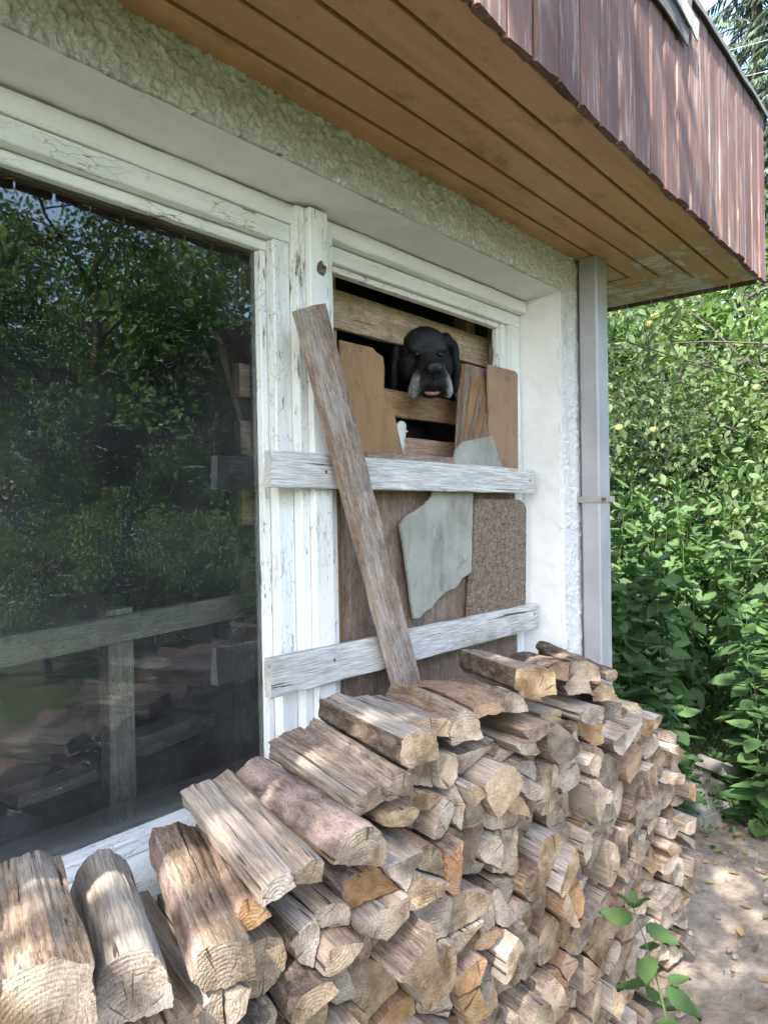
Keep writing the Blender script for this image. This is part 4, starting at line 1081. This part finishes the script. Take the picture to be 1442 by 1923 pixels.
# neck through the gap, then the body standing on the floor behind the barrier
nk = [HC + Vector((0, 0, -0.01)), HC + Vector((0.05, 0.10, -0.012)), HC + Vector((0.09, 0.18, -0.05)), HC + Vector((0.12, 0.24, -0.20)), HC + Vector((0.14, 0.30, -0.36))]
ells += [(L_(c), r, None) for (c, r, _) in chain(nk, [0.065, 0.066, 0.08, 0.115, 0.15])]
ch = HC + Vector((0.15, 0.34, -0.42)); FLOOR = 0.80
ells += [(L_(c), r, None) for (c, r, _) in chain([ch, ch + Vector((0.04, 0.30, 0.0)), ch + Vector((0.06, 0.60, 0.07)), ch + Vector((0.07, 0.78, 0.06))], [0.16, 0.165, 0.125, 0.13], 6)]
legs = []
for s in (-0.085, 0.085):
    a = ch + Vector((s, -0.02, -0.05))
    legs += chain([a, (a.x, a.y + 0.02, (a.z + FLOOR) / 2 + 0.05), (a.x, a.y + 0.0, FLOOR + 0.08), (a.x, a.y - 0.03, FLOOR + 0.03)], [0.07, 0.043, 0.033, 0.034], 9)
    h = ch + Vector((s + 0.07, 0.78, 0.0))
    legs += chain([h, (h.x, h.y - 0.06, h.z - 0.22), (h.x, h.y + 0.10, FLOOR + 0.22), (h.x, h.y + 0.06, FLOOR + 0.07), (h.x, h.y + 0.02, FLOOR + 0.03)], [0.10, 0.065, 0.036, 0.031, 0.034], 9)
legs += chain([ch + Vector((0.07, 0.88, 0.08)), ch + Vector((0.08, 1.05, -0.1)), ch + Vector((0.08, 1.1, -0.32))], [0.03, 0.022, 0.012], 9)
ells += [(L_(c), r, None) for (c, r, _) in legs]
dog = empty('dog', (HC.x + 0.16, HC.y + 0.7, FLOOR), 'black short-haired dog with grey muzzle peering out through the boarded window', 'dog')
body = link('body', blob_mesh('dog_body', ells, 0.0065, 5), 'fur', dog, HM)
for s in (-1, 1):
    e = [E((s * 0.070, -0.02, 0.045), (0.022, 0.045, 0.028)), E((s * 0.094, -0.005, 0.0), (0.018, 0.052, 0.05)), E((s * 0.101, 0.006, -0.05), (0.016, 0.052, 0.055)), E((s * 0.100, 0.012, -0.095), (0.014, 0.040, 0.034))]
    link('ear', blob_mesh('dog_ear', e, 0.005, 5), 'fur', dog, HM)
    ey = [E((s * 0.0355, 0.0985, 0.011), (0.0105, 0.0105, 0.0095))]
    link('eye', blob_mesh('dog_eye', ey, 0.002, 3), 'eye', dog, HM)
link('nose', blob_mesh('dog_nose', [E((0, 0.240, -0.014), (0.031, 0.015, 0.020)), E((0.014, 0.244, -0.020), (0.015, 0.013, 0.014)), E((-0.014, 0.244, -0.020), (0.015, 0.013, 0.014)), E((0, 0.228, -0.04), (0.006, 0.012, 0.02))], 0.003, 4), 'nose', dog, HM)
link('lower_lip', blob_mesh('dog_lip', [E((0.0, 0.192, -0.100), (0.022, 0.020, 0.0085)), E((0.015, 0.186, -0.098), (0.013, 0.018, 0.007)), E((-0.015, 0.186, -0.098), (0.013, 0.018, 0.007))], 0.003, 4), 'lip', dog, HM)
# short coat: fine hairs lying back along the skin of head and ears
def coat(srcs, n, length):
    P = []; D = []; U = []; g = np.random.default_rng(2)
    for me in srcs:
        co = np.empty(len(me.vertices) * 3, np.float32); me.vertices.foreach_get('co', co); co = co.reshape(-1, 3)
        no = np.empty(len(me.vertices) * 3, np.float32); me.vertex_normals.foreach_get('vector', no); no = no.reshape(-1, 3)
        keep = np.where((co[:, 1] > -0.15) & (np.abs(co[:, 0]) < 0.2) & (co[:, 2] > -0.2))[0]
        ix = g.choice(keep, min(len(keep) * 3, int(n * len(keep) / 9000) + 500))
        p = co[ix] + g.normal(0, 0.002, (len(ix), 3)); nn = no[ix]
        back = np.array([0, -0.9, -0.5]) + np.stack([np.sign(p[:, 0]) * 0.25, 0 * p[:, 0], 0 * p[:, 0]], 1)
        t = back - nn * (back * nn).sum(1, keepdims=True)
        P.append(p - nn * 0.001); D.append(unit(t) + nn * 0.35 + g.normal(0, 0.18, p.shape)); U.append(nn)
    P = np.concatenate(P); D = np.concatenate(D); U = np.concatenate(U)
    return leaves('coat', P, D, U, length * g.uniform(0.6, 1.3, len(P)), (np.array([(0, 0.05, 0), (0, -0.05, 0), (0.6, 0, 0.06), (1, 0, 0.0)], float), [(0, 1, 2), (0, 2, 3)]))
link('coat', coat([body.data], 26000, 0.0055), 'fur', dog, HM)
# pale rag low between slats
pc = Py(754, 808, 0.28)
rag = blob_mesh('rag', [E((-0.004, 0, 0.014), (0.024, 0.010, 0.017)), E((-0.006, 0.0, -0.014), (0.022, 0.010, 0.020)), E((0.014, 0, -0.002), (0.016, 0.006, 0.005)), E((-0.012, 0, -0.045), (0.022, 0.010, 0.03)), E((-0.02, 0, 0.0), (0.018, 0.009, 0.02))], 0.003, 2)
tag(link('rag', rag, 'cloth', None, Matrix.Translation((pc.x, 0.277, pc.z))), 'small crumpled off-white rag hanging on the slats below the dog', 'rag')

# ------------------------------------------------------------------ vegetation
def grow_tree(seed, H, R, crown_lo, n_limb=9, n_sub=7, n_twig=5, lpt=9, lsize=0.06, droop=0.25, tmpl=LEAF4, spread=0.16, br=1.0):
    r = random.Random(seed); g = np.random.default_rng(seed)
    V = []; Fc = []; tips = []
    tr = [Vector((0, 0, 0))]
    for i in range(1, 7): tr.append(Vector((r.uniform(-0.05, 0.05) * i * H * 0.05, r.uniform(-0.05, 0.05) * i * H * 0.05, H * 0.82 * i / 6)))
    tr0 = 0.035 * H ** 0.8
    tube(V, Fc, tr, [tr0 * (1.25 if i == 0 else 1 - 0.14 * i) for i in range(7)], 8)
    for li in range(n_limb):
        t = crown_lo / H + (0.82 - crown_lo / H) * (li + r.random()) / n_limb; fi = min(5.99, t / 0.82 * 6); i0 = int(fi); base = tr[i0].lerp(tr[i0 + 1], fi - i0)
        a = li * 2.4 + r.uniform(-0.4, 0.4); ln = R * r.uniform(0.7, 1.05) * (1.0 - 0.35 * max(0, (t - 0.5)))
        d = Vector((math.cos(a), math.sin(a), r.uniform(0.25, 0.75))).normalized()
        pts = [base]; 
        for s in range(5):
            d = (d + Vector((r.uniform(-0.2, 0.2), r.uniform(-0.2, 0.2), r.uniform(-0.15, 0.15) - droop * 0.25))).normalized(); pts.append(pts[-1] + d * ln / 5)
        r0 = tr0 * 0.24 * br
        tube(V, Fc, pts, [r0 * (1 - 0.16 * q) for q in range(6)], 5)
        for si in range(n_sub):
            q = r.uniform(0.25, 1.0) * 5; j = min(4, int(q)); b = pts[j].lerp(pts[j + 1], q - j)
            dd = (d + Vector((r.uniform(-1, 1), r.uniform(-1, 1), r.uniform(-0.5, 0.6) - droop))).normalized(); sl = ln * r.uniform(0.3, 0.55)
            sp_ = [b]
            for s in range(3):
                dd = (dd + Vector((r.uniform(-0.3, 0.3), r.uniform(-0.3, 0.3), r.uniform(-0.2, 0.2) - droop * 0.5))).normalized(); sp_.append(sp_[-1] + dd * sl / 3)
            tube(V, Fc, sp_, [r0 * 0.35, r0 * 0.26, r0 * 0.18, r0 * 0.08], 4)
            for ti in range(n_twig):
                q2 = r.uniform(0.3, 1.0) * 3; j2 = min(2, int(q2)); tb_ = sp_[j2].lerp(sp_[j2 + 1], q2 - j2)
                td = (dd + Vector((r.uniform(-1, 1), r.uniform(-1, 1), r.uniform(-0.7, 0.7) - droop))).normalized(); tl = sl * r.uniform(0.35, 0.7)
                te = tb_ + td * tl; tube(V, Fc, [tb_, te], [r0 * 0.05, r0 * 0.02], 3)
                tips.append((tb_, te))
    tips_a = np.array([a[:] for a, b in tips]); tips_b = np.array([b[:] for a, b in tips])
    m = len(tips); u = g.random((m, lpt, 1)) ** 0.8
    pos = (tips_a[:, None, :] * (1 - u) + tips_b[:, None, :] * u + g.normal(0, spread * 0.5, (m, lpt, 3))).reshape(-1, 3)
    dirs = unit(g.normal(0, 1, pos.shape) + np.array([0, 0, -0.35])); ups = unit(g.normal(0, 0.55, pos.shape) + np.array([0, 0, 1.0]))
    me_l = leaves('crown', pos, dirs, ups, lsize * g.uniform(0.65, 1.25, len(pos)), tmpl)
    me_t = mk('trunk', V, Fc, 60)
    return me_t, me_l, tips
def put_tree(name, meshes, loc, rot, sc, leafm, label, group=None, barkm='bark_tree'):
    e = empty(name, loc, label, 'tree', group)
    mw = Matrix.Translation(loc) @ Matrix.Rotation(rot, 4, 'Z') @ Matrix.Diagonal((sc, sc, sc, 1))
    t = link('trunk', meshes[0], barkm if not meshes[0].materials else None, e, mw)
    c = link('crown', meshes[1], leafm if not meshes[1].materials else None, e, mw)
    return e

# fruiting tree right of the house, in view
ap = grow_tree(3, 4.3, 3.3, 1.2, 16, 11, 8, 22, 0.085, 0.42, LEAF8, 0.24, 0.5)
apt = put_tree('apple_tree', ap, (7.9, 0.0, 0), 0.7, 1.0, 'leaf_apple', 'spreading fruit tree with yellow green apples beyond the downpipe')
ap_mw = Matrix.Translation((7.9, 0.0, 0)) @ Matrix.Rotation(0.7, 4, 'Z')
bm = bmesh.new(); bmesh.ops.create_uvsphere(bm, u_segments=12, v_segments=9, radius=0.038)
for v in bm.verts:
    q = math.hypot(v.co.x, v.co.y) / 0.032; v.co.z *= 0.9
    if v.co.z > 0: v.co.z -= 0.012 * max(0, 1 - q * 2.2)
ame = bpy.data.meshes.new('apple'); bm.to_mesh(ame); bm.free(); ame.polygons.foreach_set('use_smooth', [True] * len(ame.polygons))
cand = [(ap_mw @ ((a + b) / 2)) for a, b in ap[2]]
def topx(p):
    d = p - CAM; z = d.dot(_f); return (IW / 2 + F_PX * d.dot(_r) / z, IH / 2 - F_PX * d.dot(_u) / z, z)
random.seed(9); random.shuffle(cand); na = 0
for p in cand:
    x_, y_, z_ = topx(p)
    if 1150 < x_ < 1442 and 560 < y_ < 1000 and na < 7 and z_ < 6.2:
        link('apple', ame, 'apple' if not ame.materials else None, apt, Matrix.Translation(p + Vector((0, 0, -0.05)))); na += 1

# yard trees (mirrored in the pane) and background trees
t1 = grow_tree(12, 6.5, 3.0, 2.2, 12, 9, 7, 14, 0.10, 0.15)
t2 = grow_tree(25, 7.5, 3.2, 1.6, 13, 9, 7, 14, 0.11, 0.10)
t3 = grow_tree(31, 3.2, 2.0, 0.3, 16, 9, 7, 17, 0.095, 0.05)
yard = [(t1, 'orchard_tree', (5.2, -8.0, 0), 0.3, 0.95, 'leaf_tree', 'dark orchard tree mirrored in the middle of the big pane'),
        (t2, 'orchard_tree', (9.4, -9.2, 0), 1.9, 1.0, 'leaf_tree', 'tree with forking trunk mirrored near the right edge of the pane'),
        (t2, 'orchard_tree', (3.8, -11.5, 0), 4.0, 1.05, 'leaf_tree', 'tall tree mirrored near the left edge of the pane'),
        (t1, 'orchard_tree', (7.4, -11.5, 0), 2.5, 1.25, 'leaf_tree', 'large tree behind the mirrored orchard trees'),
        (t1, 'orchard_tree', (-3.5, -27.0, 0), 5.1, 1.1, 'leaf_tree', 'orchard tree across the yard straight out from the big pane')]
for a in yard: put_tree(a[1], a[0], a[2], a[3], a[4], a[5], a[6])
bushes = [((3.4, -9.4, 0), 0.4, 1.5), ((5.9, -9.8, 0), 1.7, 1.6), ((8.2, -9.0, 0), 2.9, 1.5), ((10.8, -8.6, 0), 4.4, 1.6), ((4.4, -6.6, 0), 5.1, 0.7), ((6.6, -6.3, 0), 2.2, 0.75), ((8.6, -5.9, 0), 0.9, 0.7), ((-1.0, -25.0, 0), 2.6, 1.7), ((-7.0, -26.0, 0), 0.6, 1.7), ((5.0, -26.0, 0), 0.9, 1.7), ((3.1, -5.2, 0), 1.3, 0.45), ((4.6, -4.6, 0), 3.3, 0.45)]
for loc, r_, s_ in bushes: put_tree('bush', t3, loc, r_, s_, 'leaf_bright', 'leafy yard bush across from the woodpile, mirrored low in the pane', 'bushes across the yard')
# the tree whose crown dapples the sun on fascia and pile
sh = grow_tree(44, 7.5, 3.0, 3.6, 14, 9, 7, 11, 0.12, 0.05)
put_tree('shade_tree', sh, (-2.0, -2.9, 0), 0.9, 1.0, 'leaf_tree', 'tall tree outside the view shading the woodpile and eaves')
# behind the fruit tree
back = [(t3, (9.6, 1.2, 0), 0.2, 1.25, 'pale leafy bush directly behind the fruit tree'), (t3, (8.8, 3.6, 0), 1.2, 1.4, 'tall bush showing beside the downpipe behind the nettles'), (t3, (11.5, 4.4, 0), 2.2, 1.7, 'large bush at the back of the garden'), (t2, (13.5, 2.0, 0), 3.0, 1.0, 'tree with light foliage far behind the fruit tree'), (t2, (12.0, 8.0, 0), 0.8, 1.1, 'tall tree at the far end of the garden behind the house')]
for me_, loc, r_, s_, lb_ in back: put_tree('garden_tree' if me_ is t2 else 'bush', me_, loc, r_, s_, 'leaf_bright', lb_)
# spruces against the sky
def spruce(seed, H, R):
    r = random.Random(seed); g = np.random.default_rng(seed); V = []; Fc = []
    tube(V, Fc, [(0, 0, 0), (0, 0, H * 0.5), (0, 0, H)], [H * 0.016, H * 0.010, 0.01], 8)
    P = []; D = []; U = []
    z = H * 0.08
    while z < H * 0.98:
        rad = R * (1 - z / H) ** 0.85 + 0.1; nb = 8
        a0 = r.uniform(0, 6)
        for b in range(nb):
            a = a0 + b * 6.283 / nb + r.uniform(-0.2, 0.2); ln = rad * r.uniform(0.75, 1.1)
            tip = Vector((math.cos(a) * ln, math.sin(a) * ln, z - ln * 0.35)); s = Vector((0, 0, z))
            mid = s.lerp(tip, 0.5) + Vector((0, 0, 0.06 * ln))
            tube(V, Fc, [s, mid, tip], [0.03, 0.02, 0.006], 3)
            m = int(16 + 38 * ln)
            for q in range(m):
                t = r.random() ** 0.7; p = s.lerp(mid, t * 2) if t < 0.5 else mid.lerp(tip, t * 2 - 1)
                P.append((p.x, p.y, p.z)); sd_ = Vector((-math.sin(a), math.cos(a), 0)) * r.uniform(-1, 1)
                dv = Vector((math.cos(a) * 0.5, math.sin(a) * 0.5, -0.9)) + sd_; D.append(dv[:]); U.append((r.gauss(0, 1), r.gauss(0, 1), r.gauss(0, 1)))
        z += H * 0.028
    P = np.array(P); me_l = leaves('crown', P, np.array(D), np.array(U), 0.34 * g.uniform(0.5, 1.2, len(P)), (np.array([(0, 0, 0), (0.4, 0.09, 0.0), (1, 0, 0), (0.4, -0.09, 0.0)], float), [(0, 1, 2), (0, 2, 3)]))
    return mk('trunk', V, Fc, 60), me_l, None
spm = spruce(5, 19, 3.4)
q1 = Pd(1432, 930, 17.0); q2 = Pd(1530, 930, 15.0); q3 = Pd(1350, 930, 24)
for q, r_, s_, lb_ in ((q1, 0, 1.0, 'tall drooping spruce rising above the corner of the eaves'), (q2, 1, 0.9, 'spruce at the outer edge of the spruce group'), (q3, 2, 0.78, 'more distant spruce half hidden by the eaves')):
    put_tree('spruce_tree', spm, (q.x, q.y, 0), r_, s_, 'needle', lb_)
# overhead wires
for i, (a, b) in enumerate((((1360, 92), (1442, 70)), ((1385, 142), (1442, 128)))):
    p, q = Pd(*a, 7.0), Pd(*b, 6.2); d = q - p; V = []; Fc = []
    pts = [p - d * 1.2 + d * (3.4 * t / 12) - Vector((0, 0, 0.02 * math.sin(math.pi * t / 12))) for t in range(13)]
    tube(V, Fc, pts, [0.0035] * 13, 5)
    tag(link('overhead_wire', mk('overhead_wire', V, Fc, 60), 'steel'), ['upper thin overhead wire running from the eaves corner', 'lower thin overhead wire below the other one'][i], 'wire')

# ------------------------------------------------------------------ nettles
def nettle(seed, H, pairs, leaf, lean=0.08):
    r = random.Random(seed); V = []; Fc = []; pts = []; p = Vector((0, 0, 0)); d = Vector((r.uniform(-lean, lean), r.uniform(-lean, lean), 1))
    n = 10
    for i in range(n + 1):
        pts.append(p.copy()); d = (d + Vector((r.uniform(-0.06, 0.06), r.uniform(-0.06, 0.06), 0))).normalized(); p = p + d * H / n
    tube(V, Fc, pts, [0.0035 * (1 - 0.07 * i) for i in range(n + 1)], 5)
    P = []; D = []; U = []; Sz = []
    for k in range(pairs):
        t = 0.12 + 0.88 * (k + 0.5) / pairs; q = t * n; j = min(n - 1, int(q)); b = pts[j].lerp(pts[j + 1], q - j)
        a = k * math.pi / 2 + r.uniform(-0.3, 0.3); up = 0.35 if t > 0.85 else (0.05 - 0.25 * (1 - t))
        s = leaf * (0.55 + 0.6 * math.sin(math.pi * min(1, t * 0.95 + 0.05)) ** 0.7) * r.uniform(0.85, 1.15)
        for m in (0, math.pi):
            dv = Vector((math.cos(a + m), math.sin(a + m), up + r.uniform(-0.75, 0.15))); st = b + dv * s * 0.18
            P.append(st[:]); D.append(dv[:]); U.append((r.gauss(0, 0.4), r.gauss(0, 0.4), 1)); Sz.append(s)
            if r.random() < 0.5 and t < 0.85:
                dv2 = Vector((math.cos(a + m + 0.5), math.sin(a + m + 0.5), 0.2)); P.append((b + dv2 * 0.02)[:]); D.append(dv2[:]); U.append((r.gauss(0, 0.3), r.gauss(0, 0.3), 1)); Sz.append(s * 0.6)
    for m in range(4):
        a = m * 1.57; P.append(pts[-1][:]); D.append((math.cos(a), math.sin(a), 0.9)); U.append((0, 0, 1)); Sz.append(leaf * 0.45)
    return mk('stem', V, Fc, 60), leaves('foliage', np.array(P), np.array(D, float), np.array(U, float), np.array(Sz), SERR)
# serrated nettle leaf
def serr():
    xs = [0.0, 0.10, 0.16, 0.24, 0.30, 0.40, 0.46, 0.57, 0.63, 0.74, 0.80, 0.90, 1.0]; wd = [0.05, 0.24, 0.21, 0.31, 0.27, 0.32, 0.27, 0.27, 0.21, 0.19, 0.13, 0.08, 0.0]
    T = []; F = []
    for x, w in zip(xs, wd): T += [(x, w, 0.05 - 0.05 * x), (x, 0, -0.16 * x * x), (x, -w, 0.05 - 0.05 * x)]
    for i in range(len(xs) - 1):
        a = i * 3; F += [(a, a + 1, a + 4, a + 3), (a + 1, a + 2, a + 5, a + 4)]
    return np.array(T, float), F
SERR = serr()
nv = [nettle(100 + i, 1.0, 10, 0.15) for i in range(6)]
def put_plant(meshes, loc, rot, sc, label, group, leafm='leaf_nettle', name='nettle_plant', szs=1.0):
    e = empty(name, loc, label, 'plant', group)
    mw = Matrix.Translation(loc) @ Matrix.Rotation(rot, 4, 'Z') @ Matrix.Diagonal((szs, szs, sc, 1))
    link('stem', meshes[0], 'stem' if not meshes[0].materials else None, e, mw)
    link('foliage', meshes[1], leafm if not meshes[1].materials else None, e, mw)
random.seed(77); cnt = 0; spots = []
tries = 0
while cnt < 290 and tries < 20000:
    tries += 1
    x = random.uniform(2.85, 8.0); y = random.uniform(-0.6, 4.8)
    q = topx(Vector((x, y, 0.5)))
    if q[2] < 0.5 or not (1120 < q[0] < 1500): continue
    edge = 3.45 + 0.35 * mnoise.noise((y * 2.0, 3, 1)) - 0.55 * max(0, min(1, (y - 0.0) / 0.8)) + 0.9 * max(0, -y - 0.05)
    if x < edge: continue
    q0 = topx(Vector((x, y, 0)))
    if 1250 < q0[0] < 1405 and q0[1] > 1385: continue
    dmin = 0.11 if x < 4.6 else 0.2
    if any((x - a) ** 2 + (y - b) ** 2 < dmin ** 2 for a, b in spots): continue
    spots.append((x, y)); dd = min(1.0, (x - edge) / 1.3)
    hgt = (0.42 + 0.80 * dd + (0.35 if x > 5 else 0.0)) * random.uniform(0.8, 1.15)
    nl = ('low nettle at the front edge of the bed beside the paving blocks', 'low nettles at the bed edge') if dd < 0.3 else ('tall nettle deep in the bed under the fruit tree', 'tall nettles under the fruit tree') if x > 5.0 else ('waist-high nettle in the bed beyond the house corner', 'nettles beyond the house corner')
    put_plant(nv[cnt % 6], (x, y, -0.03), random.uniform(0, 6.28), hgt, nl[0], nl[1], szs=random.uniform(0.8, 1.1)); cnt += 1
print('NETTLES', cnt, 'apples', na)
# young nettle in front of the pile
fr_ = nettle(301, 0.75, 10, 0.088, 0.05)
pf = Pd(1305, 1800, 1.5); 
put_plant(fr_, (pf.x, pf.y, -0.02), 0.4, 1.0, 'young nettle growing on the path at the end of the woodpile', None, 'leaf_front')
fr2 = nettle(305, 0.50, 8, 0.09, 0.10)
fr3 = nettle(309, 0.58, 8, 0.10, 0.06); pf3 = Pd(1318, 1880, 1.5)
pf2 = Pd(1262, 1900, 1.4)
put_plant(fr2, (pf2.x, pf2.y, -0.02), 1.7, 1.0, 'shorter nettle against the foot of the woodpile', None, 'leaf_front')
# low weeds at the edge of the bed, grass
P = []; D = []; U = []; Sz = []
random.seed(3)
for i in range(9000):
    x = random.uniform(2.9, 6.5); y = random.uniform(-1.0, 3.0)
    edge = 3.3 + 0.3 * mnoise.noise((y * 2.0, 3, 1)) - 0.5 * max(0, min(1, y / 0.8)) + 0.5 * max(0, -y - 0.1)
    if x < edge or random.random() < 0.25: continue
    P.append((x, y, -0.02 + random.random() ** 2 * 0.14)); a = random.uniform(0, 6.28); D.append((math.cos(a), math.sin(a), random.uniform(0.0, 1.0))); U.append((random.gauss(0, 0.4), random.gauss(0, 0.4), 1)); Sz.append(random.uniform(0.025, 0.06))
tag(link('ground_cover', leaves('ground_cover', np.array(P), np.array(D), np.array(U), np.array(Sz), LEAF8), 'leaf_nettle'), 'low green weeds covering the soil under the nettles', 'weeds', kind='stuff')
P = []; D = []; U = []; Sz = []
for i in range(26000):
    x = random.uniform(2.8, 7.5); y = random.uniform(-2.2, 3.0)
    edge = 3.6 + 0.4 * mnoise.noise((y * 1.5, 8, 1)) - 0.4 * max(0, min(1, y / 0.8))
    if x < edge or mnoise.noise((x * 2, y * 2, 5)) < -0.15: continue
    P.append((x, y, -0.03)); a = random.uniform(0, 6.28); D.append((math.cos(a) * 0.45, math.sin(a) * 0.45, 1.0)); U.append((math.cos(a + 1.57), math.sin(a + 1.57), 0.1)); Sz.append(random.uniform(0.06, 0.2))
BL = (np.array([(0, 0.02, 0), (0, -0.02, 0), (0.6, 0.014, 0.05), (0.6, -0.014, 0.05), (1, 0, 0.16)], float), [(0, 1, 3, 2), (2, 3, 4)])
tag(link('grass', leaves('grass', np.array(P), np.array(D), np.array(U), np.array(Sz), BL), 'leaf_bright'), 'thin grass blades along the path edge', 'grass', kind='stuff')

# paving blocks and stones by the bed
def stone(name, loc, size, rot, mat, label, group, seed):
    bm = bmesh.new(); bmesh.ops.create_cube(bm, size=1.0)
    bmesh.ops.bevel(bm, geom=list(bm.edges), offset=0.08, segments=2, affect='EDGES')
    bmesh.ops.subdivide_edges(bm, edges=list(bm.edges), cuts=2, use_grid_fill=True)
    for v in bm.verts:
        n_ = mnoise.noise(v.co * 2.5 + Vector((seed, 0, 0))); v.co += v.co.normalized() * n_ * 0.07
        v.co = Vector((v.co.x * size[0], v.co.y * size[1], v.co.z * size[2]))
    me = bpy.data.meshes.new(name); bm.to_mesh(me); bm.free(); me.polygons.foreach_set('use_smooth', [True] * len(me.polygons)); me.set_sharp_from_angle(angle=math.radians(40))
    from mathutils import Euler
    o = link(name, me, mat, None, Matrix.Translation(loc) @ Euler(rot).to_matrix().to_4x4()); return tag(o, label, 'stone', group)
sts = [((1345, 1442), 0.10, (0.22, 0.11, 0.07), (0.5, 0.1, 0.9), 'tilted grey paving block at the foot of the nettles'),
       ((1325, 1470), 0.05, (0.2, 0.11, 0.07), (0.35, 0.0, 0.9), 'grey paving block leaning under the tilted one'),
       ((1378, 1455), 0.05, (0.14, 0.12, 0.10), (0.1, 0.2, 0.2), 'squat grey stone beside the paving blocks'),
       ((1300, 1500), 0.02, (0.2, 0.14, 0.08), (0.0, 0.1, 0.4), 'half sunken stone beside the end of the woodpile'),
       ((1320, 1530), 0.0, (0.32, 0.16, 0.09), (0.0, 0.05, -0.2), 'long pale flat stone edging the path')]
for i, (pp, z, sz, rt, lb_) in enumerate(sts):
    p = Pz(pp[0], pp[1], z); stone('paving_block' if i < 2 else 'stone', p, sz, rt, 'concrete', lb_, None, i * 3.3)
# chips and small litter on the path
random.seed(8); V = []; Fc = []
for i in range(380):
    x = random.uniform(1.2, 4.2); y = random.uniform(-1.3, 0.3)
    if x < 2.75 and y > -0.45: continue
    s = random.uniform(0.004, 0.018) * (0.6 + random.random()); a = random.uniform(0, 3.14); w = s * random.uniform(0.2, 0.6); h = random.uniform(0.002, 0.006)
    ca, sa = math.cos(a), math.sin(a); b = len(V); z = 0.012 + 0.02 * random.random()
    z = -0.02 + (0.035 * mnoise.noise((x * 1.1, y * 1.1, 0)) + 0.02 * mnoise.noise((x * 4, y * 4, 3)) + 0.008 * mnoise.noise((x * 11, y * 11, 6)))
    tl = random.uniform(-0.3, 0.3)
    for (u, v_) in ((-s, -w), (s, -w * 0.6), (s * 0.8, w), (-s * 0.9, w * 0.7)):
        for hh in (0, h): V.append((x + u * ca - v_ * sa, y + u * sa + v_ * ca, z + hh + abs(tl) * s + tl * u))
    Fc += [(b + 1, b + 3, b + 5, b + 7), (b, b + 2, b + 3, b + 1), (b + 2, b + 4, b + 5, b + 3), (b + 4, b + 6, b + 7, b + 5), (b + 6, b, b + 1, b + 7)]
tag(link('wood_chips', mk('wood_chips', V, Fc), 'log_tan'), 'scattered wood chips on the soil beside the pile', 'chips', kind='stuff')

M['pebble'] = plain('pebble', (0.10, 0.09, 0.08), (0.2, 0.185, 0.165), 30, 0.9, 0.4, 90)
# pebbles and fallen leaves on the path
random.seed(18); V = []; Fc = []
ico = bmesh.new(); bmesh.ops.create_icosphere(ico, subdivisions=1, radius=1.0); iv = [v.co.copy() for v in ico.verts]; ifc = [tuple(v.index for v in f.verts) for f in ico.faces]; ico.free()
def gz(x, y): return -0.02 + (0.035 * mnoise.noise((x * 1.1, y * 1.1, 0)) + 0.02 * mnoise.noise((x * 4, y * 4, 3)) + 0.008 * mnoise.noise((x * 11, y * 11, 6)))
for i in range(120):
    x = random.uniform(2.0, 4.4); y = random.uniform(-1.5, 0.3)
    if x < 2.75 and y > -0.45: continue
    s_ = random.uniform(0.004, 0.016) * (1.8 if random.random() < 0.08 else 1); b = len(V); sx, sy, sz = s_ * random.uniform(0.8, 1.5), s_, s_ * random.uniform(0.4, 0.7)
    for c_ in iv:
        q_ = 1 + 0.25 * mnoise.noise(c_ * 2 + Vector((i, 0, 0))); V.append((x + c_.x * sx * q_, y + c_.y * sy * q_, gz(x, y) + c_.z * sz * q_ + sz * 0.3))
    Fc += [tuple(b + j for j in f) for f in ifc]
tag(link('pebbles', mk('pebbles', V, Fc, 50), 'pebble'), 'small grey pebbles lying on the soil path', 'pebbles', kind='stuff')
P = []; D = []; U = []; Sz = []
for i in range(220):
    x = random.uniform(2.2, 4.6); y = random.uniform(-1.5, 0.4)
    if x < 2.8 and y > -0.45: continue
    P.append((x, y, gz(x, y) + 0.006)); a = random.uniform(0, 6.28); D.append((math.cos(a), math.sin(a), random.uniform(-0.1, 0.35))); U.append((random.gauss(0, 0.3), random.gauss(0, 0.3), 1)); Sz.append(random.uniform(0.025, 0.06))
M['leaf_dead'] = leafmat('leaf_dead', [(0.16, 0.10, 0.05), (0.22, 0.15, 0.07), (0.10, 0.07, 0.045), (0.12, 0.13, 0.05)], 0.15)
tag(link('fallen_leaves', leaves('fallen_leaves', np.array(P), np.array(D), np.array(U), np.array(Sz), LEAF8), 'leaf_dead'), 'brown fallen leaves scattered on the path', 'leaves', kind='stuff')
